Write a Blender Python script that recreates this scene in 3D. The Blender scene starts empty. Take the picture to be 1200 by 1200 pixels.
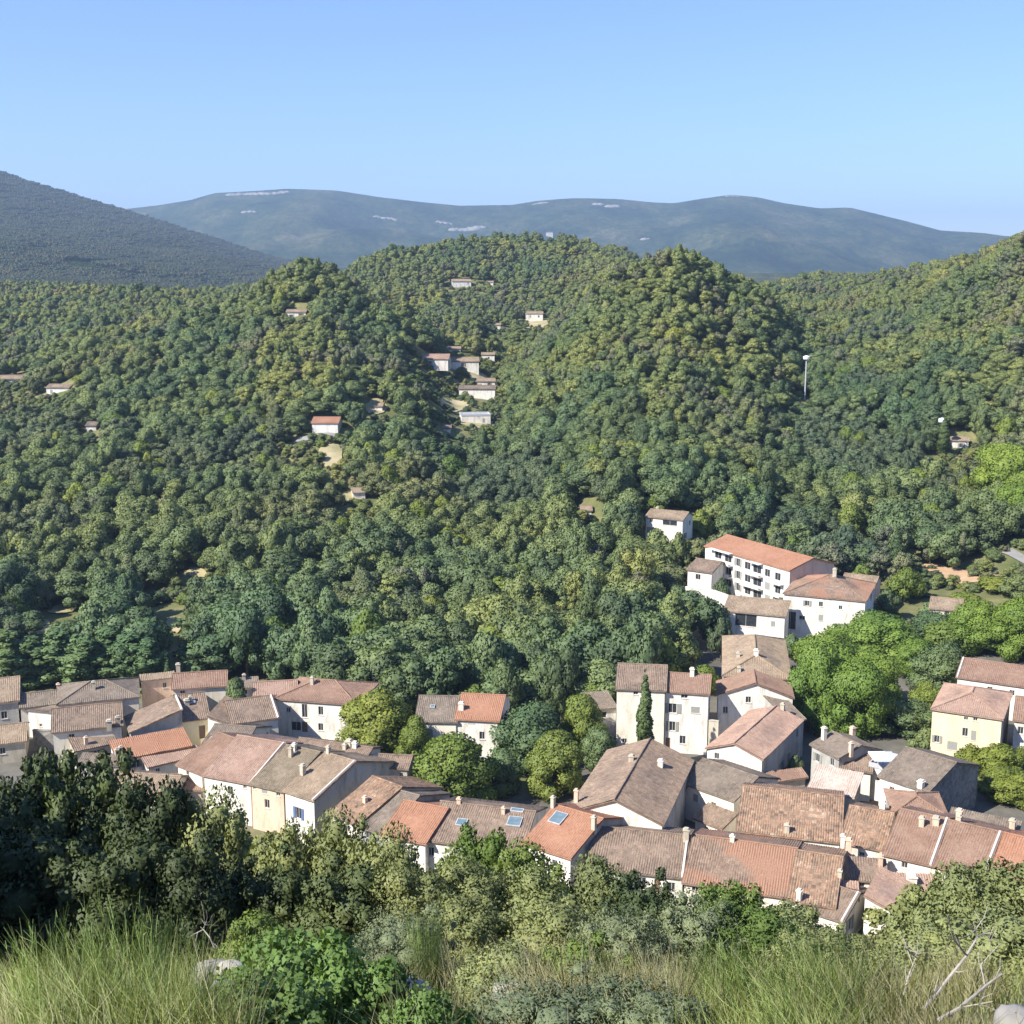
import bpy, math, random
import numpy as np
from mathutils import Vector, Matrix

random.seed(7)
RNG = np.random.default_rng(11)
R = math.radians
scene = bpy.context.scene
COL = scene.collection

# ------------------------------------------------------------------ camera
CAMZ = 70.0
PITCH = R(10.55)
F = 1449.0                       # focal length in pixels of the 1200 px photograph
cam_d = bpy.data.cameras.new('camera')
cam = bpy.data.objects.new('camera', cam_d)
COL.objects.link(cam)
cam.location = (0, 0, CAMZ)
cam.rotation_euler = (math.pi / 2 - PITCH, 0, 0)
cam_d.sensor_width = 36
cam_d.lens = 36 * F / 1200
cam_d.clip_start = .1
cam_d.clip_end = 30000
scene.camera = cam
FWD = np.array([0, math.cos(PITCH), -math.sin(PITCH)])
UP = np.array([0, math.sin(PITCH), math.cos(PITCH)])
CAM = np.array([0, 0, CAMZ])

def ray(px, py):
    return np.array([(px - 600) / F, 0, 0]) + UP * (600 - py) / F + FWD

def proj(p):
    q = np.asarray(p, float) - CAM
    d = q @ FWD
    return 600 + F * q[..., 0] / d, 600 - F * (q @ UP) / d

def on_z(px, py, z):
    r = ray(px, py)
    return CAM + r * ((z - CAMZ) / r[2])

# ------------------------------------------------------------------ numeric noise
_perm = np.random.default_rng(5).random((256, 256))
def vnoise(x, y):
    x = np.asarray(x, float); y = np.asarray(y, float)
    xi = np.floor(x).astype(int); yi = np.floor(y).astype(int)
    fx = x - xi; fy = y - yi
    fx = fx * fx * (3 - 2 * fx); fy = fy * fy * (3 - 2 * fy)
    g = lambda a, b: _perm[a & 255, b & 255]
    return (g(xi, yi) * (1 - fx) + g(xi + 1, yi) * fx) * (1 - fy) + (g(xi, yi + 1) * (1 - fx) + g(xi + 1, yi + 1) * fx) * fy
def fbm(x, y, o=4):
    s = 0; a = .5; t = 0
    for i in range(o):
        s = s + a * vnoise(x * 2 ** i + 17 * i, y * 2 ** i + 31 * i); t += a; a *= .5
    return s / t

# ------------------------------------------------------------------ terrain heights
NEAR = [(-60, 74), (-5, 69.5), (0, 68.4), (4, 66.9), (6, 65.9), (10, 63.5), (20, 57.6), (28, 53.0), (40, 45), (70, 23), (100, 7), (118, 1)]
PROF = {
 -300: [(150, 0), (230, 0), (300, 6), (450, 32), (600, 48), (900, 62), (1200, 45)],
 0:    [(150, 0), (260, 0), (330, 9), (450, 29), (600, 44), (900, 60), (1200, 40)],
 150:  [(150, 0), (270, 0), (330, 11), (450, 36), (560, 48), (900, 60), (1200, 42)],
 250:  [(150, 0), (215, 0), (270, 2), (340, 15), (450, 40), (550, 55), (700, 48), (900, 58), (1200, 42)],
 370:  [(150, 0), (210, -1), (260, 2), (340, 19), (450, 47), (545, 74), (680, 53), (900, 66), (1200, 48)],
 470:  [(150, 0), (200, -2), (260, 1), (340, 16), (450, 41), (520, 56), (600, 44), (720, 48), (900, 86), (1200, 60)],
 540:  [(150, 0), (200, -3), (260, 0), (340, 12), (450, 29), (520, 37), (650, 45), (800, 65), (930, 93), (1200, 60)],
 600:  [(150, 0), (200, -3), (260, 1), (340, 14), (450, 27), (560, 33), (750, 51), (950, 96), (1200, 70)],
 650:  [(150, 0), (200, -3), (260, 2), (340, 18), (430, 35), (500, 46), (600, 41), (720, 49), (950, 99), (1200, 70)],
 720:  [(150, 0), (200, -1), (260, 3), (340, 25), (430, 51), (490, 71), (620, 58), (950, 92), (1200, 65)],
 790:  [(150, 0), (220, 0), (270, 3), (340, 25), (430, 55), (480, 79), (600, 58), (900, 66), (1200, 58)],
 870:  [(150, 0), (220, 0), (280, 2), (340, 20), (430, 46), (490, 66), (600, 50), (900, 62), (1200, 56)],
 950:  [(150, 0), (220, 0), (290, 3), (340, 13), (430, 31), (520, 45), (620, 50), (800, 62), (1000, 70), (1200, 58)],
 1050: [(150, 0), (220, 0), (290, 4), (350, 15), (450, 36), (550, 54), (700, 70), (900, 66), (1200, 55)],
 1130: [(150, 0), (220, 0), (280, 4), (340, 15), (430, 40), (530, 67), (620, 77), (900, 68), (1200, 55)],
 1200: [(150, 0), (220, 1), (270, 5), (340, 20), (430, 50), (520, 84), (620, 87), (900, 70), (1200, 55)],
 1500: [(150, 0), (220, 2), (270, 8), (340, 30), (430, 66), (520, 105), (620, 110), (900, 80), (1200, 55)],
}
PX = sorted(PROF)
XN = np.array([(p - 600) / F for p in PX])
LEFT_T = ([-300, 0, 50, 100, 150, 200, 260, 320, 400, 1500], [150, 197, 213, 230, 246, 262, 282, 303, 318, 322])
FAR_T = ([-300, 100, 150, 200, 235, 262, 300, 345, 400, 450, 500, 540, 600, 630, 670, 720, 760, 785, 820, 850, 880, 910, 950, 985, 1050, 1090, 1140, 1200, 1500],
         [262, 252, 246, 240, 234, 226, 224, 221, 223, 231, 237, 241, 240, 235, 232, 233, 237, 238, 232, 228, 231, 238, 244, 243, 259, 270, 273, 282, 300])
def up_at(py, Y):
    a = math.atan((py - 600) / F) + PITCH
    return CAMZ - Y * math.tan(a)
LEFT_Z = [up_at(p, 3500) for p in LEFT_T[1]]
FAR_Z = [up_at(p, 7000) for p in FAR_T[1]]

def height(X, Y):
    X = np.asarray(X, float); Y = np.asarray(Y, float)
    xn = np.clip(X / np.maximum(Y, 25), XN[0], XN[-1])
    px = xn * F + 600
    rows = np.stack([np.interp(Y, [q[0] for q in NEAR + PROF[p]], [q[1] for q in NEAR + PROF[p]]) for p in PX], 0)
    i = np.clip(np.searchsorted(XN, xn, side='right') - 1, 0, len(XN) - 2)
    f = (xn - XN[i]) / (XN[i + 1] - XN[i]); f = np.clip(f, 0, 1); f = f * f * (3 - 2 * f)
    r = rows.reshape(len(PX), -1)
    k = np.arange(r.shape[1])
    z = (r[i.ravel(), k] * (1 - f.ravel()) + r[i.ravel() + 1, k] * f.ravel()).reshape(np.shape(X))
    hill = np.clip((Y - 260) / 120, 0, 1) * np.clip((1500 - Y) / 300, 0, 1)
    z = z + hill * 12 * (fbm(X / 70, Y / 70, 3) - .5)
    z = z + np.clip((60 - Y) / 30, 0, 1) * np.clip((Y - 3) / 3, 0, 1) * 1.2 * (fbm(X / 4 + 9, Y / 4, 3) - .5)
    # the two mountains
    lt = np.interp(px, LEFT_T[0], LEFT_Z)
    lp = np.interp(Y, [1200, 1500, 2200, 2900, 3500, 4500], [0, .06, .27, .62, 1, .35])
    zl = 45 + (lt - 45) * lp + np.clip((Y - 1400) / 500, 0, 1) * np.clip((3600 - Y) / 400, 0, 1) * 45 * (fbm(X / 420, Y / 420, 4) - .5)
    ft = np.interp(px, FAR_T[0], FAR_Z)
    fp = np.interp(Y, [4000, 4600, 5600, 6300, 7000, 9500], [.05, .12, .42, .72, 1, .85])
    zf = 40 + (ft - 40) * fp + np.clip((Y - 4600) / 600, 0, 1) * np.clip((7000 - Y) / 900, 0, 1) * 230 * (fbm(X / 520, Y / 900, 5) - .5)
    w1 = np.clip((Y - 1200) / 250, 0, 1)
    w2 = np.clip((Y - 4000) / 500, 0, 1)
    z = z * (1 - w1) + zl * w1
    return z * (1 - w2) + zf * w2

def H(x, y):
    return float(height(np.array([x]), np.array([y]))[0])

_ts = np.concatenate([np.arange(3, 60, .4), np.arange(60, 400, 1.0), np.arange(400, 1300, 2.5), np.arange(1300, 9000, 15)])
def hit(px, py, lift=0.0):
    r = ray(px, py)
    P = CAM + _ts[:, None] * r
    below = P[:, 2] < height(P[:, 0], P[:, 1]) + lift
    i = np.argmax(below) if below.any() else len(_ts) - 1
    return P[i]

# ------------------------------------------------------------------ materials
def newmat(name):
    m = bpy.data.materials.new(name); m.use_nodes = True
    nt = m.node_tree; nt.nodes.clear()
    return m, nt, nt.nodes, nt.links

def ramp(N, stops):
    n = N.new('ShaderNodeValToRGB'); e = n.color_ramp.elements
    while len(e) < len(stops): e.new(.5)
    for el, (p, c) in zip(e, stops):
        el.position = p; el.color = (*c, 1)
    return n

def noise(N, L, vec, scale, detail=4, rough=.6):
    n = N.new('ShaderNodeTexNoise'); n.inputs['Scale'].default_value = scale
    n.inputs['Detail'].default_value = detail; n.inputs['Roughness'].default_value = rough
    if vec is not None: L.new(vec, n.inputs['Vector'])
    return n

def mix(N, L, a, b, fac, mode='MIX'):
    n = N.new('ShaderNodeMix'); n.data_type = 'RGBA'; n.blend_type = mode
    for key, v in ((6, a), (7, b)):
        if isinstance(v, tuple): n.inputs[key].default_value = (*v, 1)
        else: L.new(v, n.inputs[key])
    if isinstance(fac, (int, float)): n.inputs[0].default_value = fac
    else: L.new(fac, n.inputs[0])
    return n.outputs[2]

def leaf_mat(name, c1, c2, c3, trans=.25, nscale=.9):
    m, nt, N, L = newmat(name)
    oi = N.new('ShaderNodeObjectInfo')
    r = ramp(N, [(0, c1), (.5, c2), (1, c3)]); L.new(oi.outputs['Random'], r.inputs[0])
    tc = N.new('ShaderNodeTexCoord')
    n = noise(N, L, tc.outputs['Object'], nscale, 2, .65)
    rr = ramp(N, [(.3, (.7, .74, .7)), (.5, (1, 1, 1)), (.72, (1.3, 1.26, 1.1))]); L.new(n.outputs[0], rr.inputs[0])
    c = mix(N, L, r.outputs[0], rr.outputs[0], 1, 'MULTIPLY')
    gp = N.new('ShaderNodeNewGeometry')      # stands of older and younger growth
    ns = noise(N, L, gp.outputs['Position'], .021, 2, .6)
    rs = ramp(N, [(.34, (.72, .84, .96)), (.5, (1, 1, 1)), (.66, (1.32, 1.16, .98))]); L.new(ns.outputs[0], rs.inputs[0])
    c = mix(N, L, c, rs.outputs[0], 1, 'MULTIPLY')
    d = N.new('ShaderNodeBsdfPrincipled'); L.new(c, d.inputs['Base Color'])
    d.inputs['Roughness'].default_value = .6; d.inputs['Specular IOR Level'].default_value = .25
    t = N.new('ShaderNodeBsdfTranslucent')
    L.new(mix(N, L, c, (1.1, 1.1, .5), 1, 'MULTIPLY'), t.inputs[0])
    ms = N.new('ShaderNodeMixShader'); ms.inputs[0].default_value = trans
    L.new(d.outputs[0], ms.inputs[1]); L.new(t.outputs[0], ms.inputs[2])
    o = N.new('ShaderNodeOutputMaterial'); L.new(ms.outputs[0], o.inputs[0])
    return m

def plain_mat(name, stops, scale=3, rough=.85, bump=.0, bscale=20, stretch=None, spec=.2):
    m, nt, N, L = newmat(name)
    tc = N.new('ShaderNodeTexCoord'); v = tc.outputs['Object']
    if stretch:
        mp = N.new('ShaderNodeMapping'); mp.inputs['Scale'].default_value = stretch
        L.new(v, mp.inputs[0]); v = mp.outputs[0]
    n = noise(N, L, v, scale, 6, .65)
    r = ramp(N, stops); L.new(n.outputs[0], r.inputs[0])
    d = N.new('ShaderNodeBsdfPrincipled'); L.new(r.outputs[0], d.inputs['Base Color'])
    d.inputs['Roughness'].default_value = rough; d.inputs['Specular IOR Level'].default_value = spec
    if bump:
        b = N.new('ShaderNodeBump'); b.inputs['Strength'].default_value = bump
        nb = noise(N, L, tc.outputs['Object'], bscale, 4)
        L.new(nb.outputs[0], b.inputs['Height']); L.new(b.outputs[0], d.inputs['Normal'])
    o = N.new('ShaderNodeOutputMaterial'); L.new(d.outputs[0], o.inputs[0])
    return m

def wall_mat(name, c, dirt=.25):
    m, nt, N, L = newmat(name)
    tc = N.new('ShaderNodeTexCoord'); g = N.new('ShaderNodeNewGeometry')
    mp = N.new('ShaderNodeMapping'); mp.inputs['Scale'].default_value = (1, 1, .28)
    L.new(g.outputs['Position'], mp.inputs[0])
    n = noise(N, L, mp.outputs[0], .9, 6, .7)
    dk = tuple(x * (1 - dirt) * k for x, k in zip(c, (.95, .93, .88)))
    r = ramp(N, [(.32, dk), (.52, c), (.8, tuple(min(.86, x * 1.06) for x in c))]); L.new(n.outputs[0], r.inputs[0])
    n2 = noise(N, L, g.outputs['Position'], 6, 4, .7)
    r2 = ramp(N, [(.3, (.86, .85, .82)), (.55, (1, 1, 1))]); L.new(n2.outputs[0], r2.inputs[0])
    d = N.new('ShaderNodeBsdfPrincipled'); L.new(mix(N, L, r.outputs[0], r2.outputs[0], 1, 'MULTIPLY'), d.inputs['Base Color'])
    d.inputs['Roughness'].default_value = .9; d.inputs['Specular IOR Level'].default_value = .15
    b = N.new('ShaderNodeBump'); b.inputs['Strength'].default_value = .25; b.inputs['Distance'].default_value = .05
    L.new(n2.outputs[0], b.inputs['Height']); L.new(b.outputs[0], d.inputs['Normal'])
    o = N.new('ShaderNodeOutputMaterial'); L.new(d.outputs[0], o.inputs[0])
    return m

def stone_mat(name, c1, c2, c3):
    m, nt, N, L = newmat(name)
    g = N.new('ShaderNodeNewGeometry')
    v = N.new('ShaderNodeTexVoronoi'); v.inputs['Scale'].default_value = 2.4
    L.new(g.outputs['Position'], v.inputs['Vector'])
    n = noise(N, L, g.outputs['Position'], .5, 6, .7)
    r = ramp(N, [(.3, c1), (.5, c2), (.7, c3)]); L.new(n.outputs[0], r.inputs[0])
    rv = ramp(N, [(0, (.7, .7, .7)), (1, (1.2, 1.2, 1.2))])
    sep = N.new('ShaderNodeSeparateColor'); L.new(v.outputs['Color'], sep.inputs[0]); L.new(sep.outputs[0], rv.inputs[0])
    d = N.new('ShaderNodeBsdfPrincipled'); L.new(mix(N, L, r.outputs[0], rv.outputs[0], 1, 'MULTIPLY'), d.inputs['Base Color'])
    d.inputs['Roughness'].default_value = .95
    b = N.new('ShaderNodeBump'); b.inputs['Strength'].default_value = .6; b.inputs['Distance'].default_value = .1
    L.new(v.outputs['Distance'], b.inputs['Height']); L.new(b.outputs[0], d.inputs['Normal'])
    o = N.new('ShaderNodeOutputMaterial'); L.new(d.outputs[0], o.inputs[0])
    return m

def roof_mat(name, tiles, lichen, spread=1.0, patch=None):
    """canal tiles: a random colour for each tile from its UV cell, weathering over it"""
    m, nt, N, L = newmat(name)
    uv = N.new('ShaderNodeUVMap'); uv.uv_map = 'tiles'
    fl = N.new('ShaderNodeVectorMath'); fl.operation = 'FLOOR'; L.new(uv.outputs[0], fl.inputs[0])
    wn = N.new('ShaderNodeTexWhiteNoise'); wn.noise_dimensions = '2D'; L.new(fl.outputs[0], wn.inputs['Vector'])
    g = N.new('ShaderNodeNewGeometry')
    n = noise(N, L, g.outputs['Position'], .42, 6, .72)
    add = N.new('ShaderNodeMath'); add.operation = 'MULTIPLY_ADD'
    L.new(wn.outputs['Value'], add.inputs[0]); add.inputs[1].default_value = .42 * spread
    sub = N.new('ShaderNodeMath'); sub.operation = 'MULTIPLY_ADD'; L.new(n.outputs[0], sub.inputs[0])
    sub.inputs[1].default_value = 1.35; sub.inputs[2].default_value = -.175 - .21 * spread
    L.new(sub.outputs[0], add.inputs[2])
    k = len(tiles)
    r = ramp(N, [(.08 + .84 * i / (k - 1), c) for i, c in enumerate(tiles)]); L.new(add.outputs[0], r.inputs[0])
    n2 = noise(N, L, g.outputs['Position'], 1.7, 6, .75)
    r2 = ramp(N, [(.5, (0, 0, 0)), (.68, (1, 1, 1))]); L.new(n2.outputs[0], r2.inputs[0])
    c = mix(N, L, r.outputs[0], lichen, r2.outputs[0])
    sp = noise(N, L, g.outputs['Position'], 9, 3, .8)
    r3 = ramp(N, [(.32, (.62, .6, .58)), (.5, (1, 1, 1)), (.7, (1.42, 1.4, 1.36))]); L.new(sp.outputs[0], r3.inputs[0])
    c = mix(N, L, c, r3.outputs[0], 1, 'MULTIPLY')
    if patch:
        n4 = noise(N, L, g.outputs['Position'], .16, 3, .5)
        r4 = ramp(N, [(.47, (0, 0, 0)), (.56, (1, 1, 1))]); L.new(n4.outputs[0], r4.inputs[0])
        c2 = mix(N, L, patch, r3.outputs[0], 1, 'MULTIPLY')
        c = mix(N, L, c, c2, r4.outputs[0])
    d = N.new('ShaderNodeBsdfPrincipled'); L.new(c, d.inputs['Base Color'])
    d.inputs['Roughness'].default_value = .85; d.inputs['Specular IOR Level'].default_value = .2
    o = N.new('ShaderNodeOutputMaterial'); L.new(d.outputs[0], o.inputs[0])
    return m

M = {}
M['white'] = wall_mat('white_plaster', (.73, .695, .625), .34)
M['cream'] = wall_mat('cream_plaster', (.76, .7, .59), .2)
M['yellow'] = wall_mat('yellow_plaster', (.74, .65, .42), .15)
M['pink'] = wall_mat('pink_plaster', (.68, .5, .38), .2)
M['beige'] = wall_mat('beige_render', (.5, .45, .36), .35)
M['grey'] = wall_mat('grey_render_and_shade', (.4, .39, .36), .35)  # grey walls, also painted shade on house sides turned from the sun
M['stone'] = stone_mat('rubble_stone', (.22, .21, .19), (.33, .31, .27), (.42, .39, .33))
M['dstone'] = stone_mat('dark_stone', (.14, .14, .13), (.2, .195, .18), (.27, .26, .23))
M['rock'] = stone_mat('limestone', (.2, .19, .165), (.28, .265, .235), (.36, .345, .31))
M['r_old'] = roof_mat('old_tiles', [(0.113, 0.083, 0.062), (0.179, 0.132, 0.100), (0.238, 0.174, 0.129), (0.282, 0.213, 0.160)], (0.179, 0.147, 0.110))
M['r_tan'] = roof_mat('tan_tiles', [(0.165, 0.123, 0.085), (0.238, 0.178, 0.126), (0.293, 0.222, 0.154), (0.339, 0.270, 0.199)], (0.225, 0.186, 0.133))
M['r_olive'] = roof_mat('lichen_tiles', [(0.135, 0.107, 0.075), (0.182, 0.146, 0.102), (0.223, 0.180, 0.128), (0.258, 0.208, 0.152)], (0.185, 0.157, 0.108))
M['r_grey'] = roof_mat('weathered_tiles', [(0.111, 0.088, 0.069), (0.160, 0.130, 0.102), (0.206, 0.167, 0.132), (0.248, 0.204, 0.162)], (0.168, 0.144, 0.111))
M['r_pink'] = roof_mat('pink_tiles', [(0.217, 0.137, 0.101), (0.286, 0.187, 0.141), (0.326, 0.220, 0.168), (0.361, 0.264, 0.204)], (0.283, 0.214, 0.164))
M['r_orange'] = roof_mat('new_orange_tiles', [(0.264, 0.128, 0.078), (0.307, 0.155, 0.096), (0.341, 0.182, 0.115), (0.366, 0.215, 0.141)], (0.300, 0.178, 0.116), .6)
M['r_mott'] = roof_mat('mottled_tiles', [(0.105, 0.071, 0.050), (0.195, 0.134, 0.094), (0.266, 0.169, 0.112), (0.315, 0.197, 0.127), (0.394, 0.317, 0.234)], (0.185, 0.153, 0.111), 1.35)
M['r_red'] = roof_mat('red_brown_tiles', [(0.177, 0.108, 0.076), (0.222, 0.137, 0.098), (0.256, 0.165, 0.120), (0.287, 0.197, 0.146)], (0.220, 0.165, 0.121), .9)
M['r_patch'] = roof_mat('patched_tiles', [(0.128, 0.091, 0.065), (0.193, 0.134, 0.096), (0.244, 0.169, 0.124), (0.290, 0.219, 0.164)], (0.182, 0.148, 0.113), 1.2, (0.285, 0.164, 0.109))
M['r_stripe'] = roof_mat('pale_striped_tiles', [(0.319, 0.235, 0.193), (0.406, 0.315, 0.264), (0.473, 0.397, 0.332), (0.493, 0.422, 0.356)], (0.416, 0.344, 0.289), .8)
M['glass'] = plain_mat('window_glass', [(.3, (.02, .025, .03)), (.7, (.05, .055, .06))], 2, .12, spec=.5)
M['skylight'] = plain_mat('skylight_glass', [(.3, (.09, .14, .17)), (.7, (.16, .22, .25))], 2, .15, spec=.6)
M['dark'] = plain_mat('dark_interior', [(.3, (.03, .03, .03)), (.7, (.06, .055, .05))], 2, .9)
M['frame'] = plain_mat('painted_frame', [(.3, (.4, .39, .36)), (.7, (.55, .53, .5))], 4, .6)
M['shutter'] = plain_mat('grey_shutter', [(.3, (.22, .22, .2)), (.7, (.33, .33, .3))], 6, .7)
M['shutter_b'] = plain_mat('blue_shutter', [(.3, (.08, .12, .22)), (.7, (.12, .17, .3))], 6, .7)
M['shutter_w'] = plain_mat('brown_shutter', [(.3, (.16, .1, .06)), (.7, (.24, .15, .1))], 6, .7)
M['metal'] = plain_mat('grey_metal', [(.3, (.35, .36, .38)), (.7, (.5, .51, .53))], 2, .5, spec=.4)
M['canvas'] = plain_mat('white_canvas', [(.3, (.7, .72, .74)), (.7, (.78, .79, .8))], 2, .8)
M['mortar'] = plain_mat('mortar', [(.3, (.5, .44, .38)), (.7, (.62, .56, .5))], 3, .9)
M['bark'] = plain_mat('bark', [(.3, (.07, .055, .04)), (.7, (.16, .13, .1))], 3, .95, .5, 12, (1, 1, .25))
M['palebark'] = plain_mat('dead_wood', [(.3, (.22, .2, .17)), (.7, (.42, .39, .34))], 8, .9, .3, 30, (1, 1, .3))
M['asphalt'] = plain_mat('pale_asphalt', [(.3, (.2, .2, .195)), (.7, (.28, .275, .26))], .5, .9)
M['earth'] = plain_mat('bare_earth', [(.3, (.34, .21, .12)), (.5, (.42, .28, .17)), (.7, (.48, .36, .24))], .25, .95)
M['field'] = plain_mat('dry_field', [(.3, (.2, .2, .09)), (.5, (.36, .31, .17)), (.7, (.46, .39, .25))], .12, .95)

# foliage
M['l_broad'] = leaf_mat('broadleaf_leaves', (0.093, 0.130, 0.061), (0.130, 0.178, 0.075), (0.184, 0.235, 0.098))
M['l_broad2'] = leaf_mat('oak_leaves', (0.087, 0.114, 0.063), (0.121, 0.153, 0.076), (0.165, 0.195, 0.094))
M['l_pine'] = leaf_mat('pine_needles', (0.132, 0.166, 0.063), (0.172, 0.209, 0.072), (0.215, 0.245, 0.084), .15)
M['l_pine2'] = leaf_mat('grey_pine_needles', (0.127, 0.138, 0.084), (0.162, 0.173, 0.099), (0.176, 0.208, 0.093), .15)
M['l_plane'] = leaf_mat('plane_tree_leaves', (0.136, 0.215, 0.039), (0.160, 0.241, 0.045), (0.177, 0.261, 0.051), .3, .6)
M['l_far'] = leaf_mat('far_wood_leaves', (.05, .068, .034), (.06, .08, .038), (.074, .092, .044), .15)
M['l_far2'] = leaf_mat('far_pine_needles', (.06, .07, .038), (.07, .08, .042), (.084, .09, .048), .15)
M['l_light'] = leaf_mat('light_green_leaves', (0.139, 0.194, 0.044), (0.163, 0.219, 0.048), (0.196, 0.233, 0.055), .3)
M['l_lime'] = leaf_mat('yellow_green_leaves', (0.120, 0.162, 0.030), (0.128, 0.170, 0.030), (0.136, 0.170, 0.035), .3)
M['l_cyp'] = leaf_mat('cypress_foliage', (0.061, 0.094, 0.038), (0.073, 0.112, 0.040), (0.091, 0.131, 0.048), .1, 2)
M['l_dgreen'] = leaf_mat('cedar_foliage', (0.086, 0.134, 0.055), (0.110, 0.159, 0.066), (0.131, 0.181, 0.074), .15)
M['l_popl'] = leaf_mat('poplar_leaves', (0.120, 0.180, 0.072), (0.142, 0.206, 0.079), (0.156, 0.222, 0.090), .25)
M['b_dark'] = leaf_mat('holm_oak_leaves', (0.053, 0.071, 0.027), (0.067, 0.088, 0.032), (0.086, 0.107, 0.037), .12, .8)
M['b_olive'] = leaf_mat('scrub_leaves', (0.202, 0.215, 0.079), (0.232, 0.244, 0.089), (0.268, 0.275, 0.104), .2, .8)
M['b_bright'] = leaf_mat('bramble_leaves', (0.161, 0.237, 0.056), (0.180, 0.259, 0.065), (0.213, 0.284, 0.076), .3, 1.5)
M['b_grey'] = leaf_mat('grey_green_leaves', (0.165, 0.190, 0.095), (0.198, 0.215, 0.108), (0.220, 0.240, 0.117), .2, 1)
M['g_green'] = leaf_mat('green_grass', (0.293, 0.333, 0.102), (0.332, 0.362, 0.122), (0.352, 0.381, 0.141), .35, 1.2)
M['g_dry'] = leaf_mat('dry_grass', (0.357, 0.306, 0.162), (0.408, 0.357, 0.196), (0.442, 0.391, 0.230), .3, 1.2)
M['g_broom'] = leaf_mat('broom_stems', (0.247, 0.323, 0.085), (0.275, 0.351, 0.100), (0.304, 0.380, 0.114), .3, 1.2)

def ground_material():
    m, nt, N, L = newmat('ground_cover')
    g = N.new('ShaderNodeNewGeometry')
    at = N.new('ShaderNodeVertexColor'); at.layer_name = 'zone'
    sep = N.new('ShaderNodeSeparateColor'); L.new(at.outputs[0], sep.inputs[0])
    n1 = noise(N, L, g.outputs['Position'], .15, 8, .7)
    n2 = noise(N, L, g.outputs['Position'], 2.5, 6, .7)
    fo = ramp(N, [(.3, (.08, .1, .036)), (.5, (.14, .145, .06)), (.7, (.24, .21, .11))]); L.new(n1.outputs[0], fo.inputs[0])
    vi = ramp(N, [(.3, (.085, .085, .07)), (.5, (.125, .118, .1)), (.7, (.18, .165, .14))]); L.new(n1.outputs[0], vi.inputs[0])
    dr = ramp(N, [(.32, (.1, .095, .045)), (.5, (.2, .17, .09)), (.66, (.3, .25, .16))]); L.new(n2.outputs[0], dr.inputs[0])
    c = mix(N, L, fo.outputs[0], vi.outputs[0], sep.outputs[0])
    c = mix(N, L, c, dr.outputs[0], sep.outputs[2])
    d = N.new('ShaderNodeBsdfPrincipled'); L.new(c, d.inputs['Base Color']); d.inputs['Roughness'].default_value = .95
    d.inputs['Specular IOR Level'].default_value = .1
    b = N.new('ShaderNodeBump'); b.inputs['Strength'].default_value = .5; b.inputs['Distance'].default_value = .15
    L.new(n2.outputs[0], b.inputs['Height']); L.new(b.outputs[0], d.inputs['Normal'])
    o = N.new('ShaderNodeOutputMaterial'); L.new(d.outputs[0], o.inputs[0])
    return m
M['ground'] = ground_material()

def mountain_material():
    m, nt, N, L = newmat('mountain_forest')
    g = N.new('ShaderNodeNewGeometry')
    mp = N.new('ShaderNodeMapping'); mp.inputs['Scale'].default_value = (1, .5, 1); L.new(g.outputs['Position'], mp.inputs[0])
    n1 = noise(N, L, mp.outputs[0], .0035, 10, .68)
    n2 = noise(N, L, mp.outputs[0], .035, 8, .85)
    r1 = ramp(N, [(.34, (.012, .026, .009)), (.45, (.03, .055, .016)), (.53, (.06, .08, .026)), (.62, (.1, .108, .044)), (.74, (.2, .185, .115))]); L.new(n1.outputs[0], r1.inputs[0])  # forest patches, contrast widened to paint in the shade of the folds
    r2 = ramp(N, [(.38, (.35, .38, .4)), (.5, (1, 1, 1)), (.62, (1.9, 1.8, 1.6))]); L.new(n2.outputs[0], r2.inputs[0])
    d = N.new('ShaderNodeBsdfPrincipled'); L.new(mix(N, L, r1.outputs[0], r2.outputs[0], 1, 'MULTIPLY'), d.inputs['Base Color'])
    d.inputs['Roughness'].default_value = 1; d.inputs['Specular IOR Level'].default_value = 0
    b = N.new('ShaderNodeBump'); b.inputs['Strength'].default_value = 1; b.inputs['Distance'].default_value = 14
    L.new(n2.outputs[0], b.inputs['Height']); L.new(b.outputs[0], d.inputs['Normal'])
    o = N.new('ShaderNodeOutputMaterial'); L.new(d.outputs[0], o.inputs[0])
    return m
M['mountain'] = mountain_material()

# ------------------------------------------------------------------ object helpers
def mesh_np(name, v, f, mat, uv=None, normals=None, smooth=False):
    me = bpy.data.meshes.new(name)
    v = np.asarray(v, np.float32)
    if isinstance(f, np.ndarray):
        k = f.shape[1]
        me.vertices.add(len(v)); me.vertices.foreach_set('co', v.ravel())
        me.loops.add(f.size); me.loops.foreach_set('vertex_index', f.ravel().astype(np.int32))
        me.polygons.add(len(f)); me.polygons.foreach_set('loop_start', np.arange(0, f.size, k, dtype=np.int32))
        me.update(calc_edges=True)
    else:
        me.from_pydata(v.tolist(), [], f)
    if uv is not None:
        l = me.uv_layers.new(name='tiles')
        idx = np.zeros(len(me.loops), np.int32); me.loops.foreach_get('vertex_index', idx)
        l.data.foreach_set('uv', np.asarray(uv, np.float32)[idx].ravel())
    if smooth or normals is not None:
        me.polygons.foreach_set('use_smooth', np.ones(len(me.polygons), bool))
    me.validate()
    if normals is not None:
        me.normals_split_custom_set_from_vertices(np.asarray(normals, np.float32).tolist())
    if mat is not None:
      for mm in (mat if isinstance(mat, (list, tuple)) else [mat]): me.materials.append(mm)
    return me

def obj(name, me, parent=None, loc=None):
    o = bpy.data.objects.new(name, me); COL.objects.link(o)
    if parent is not None: o.parent = parent
    if loc is not None: o.location = loc
    return o

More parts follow.
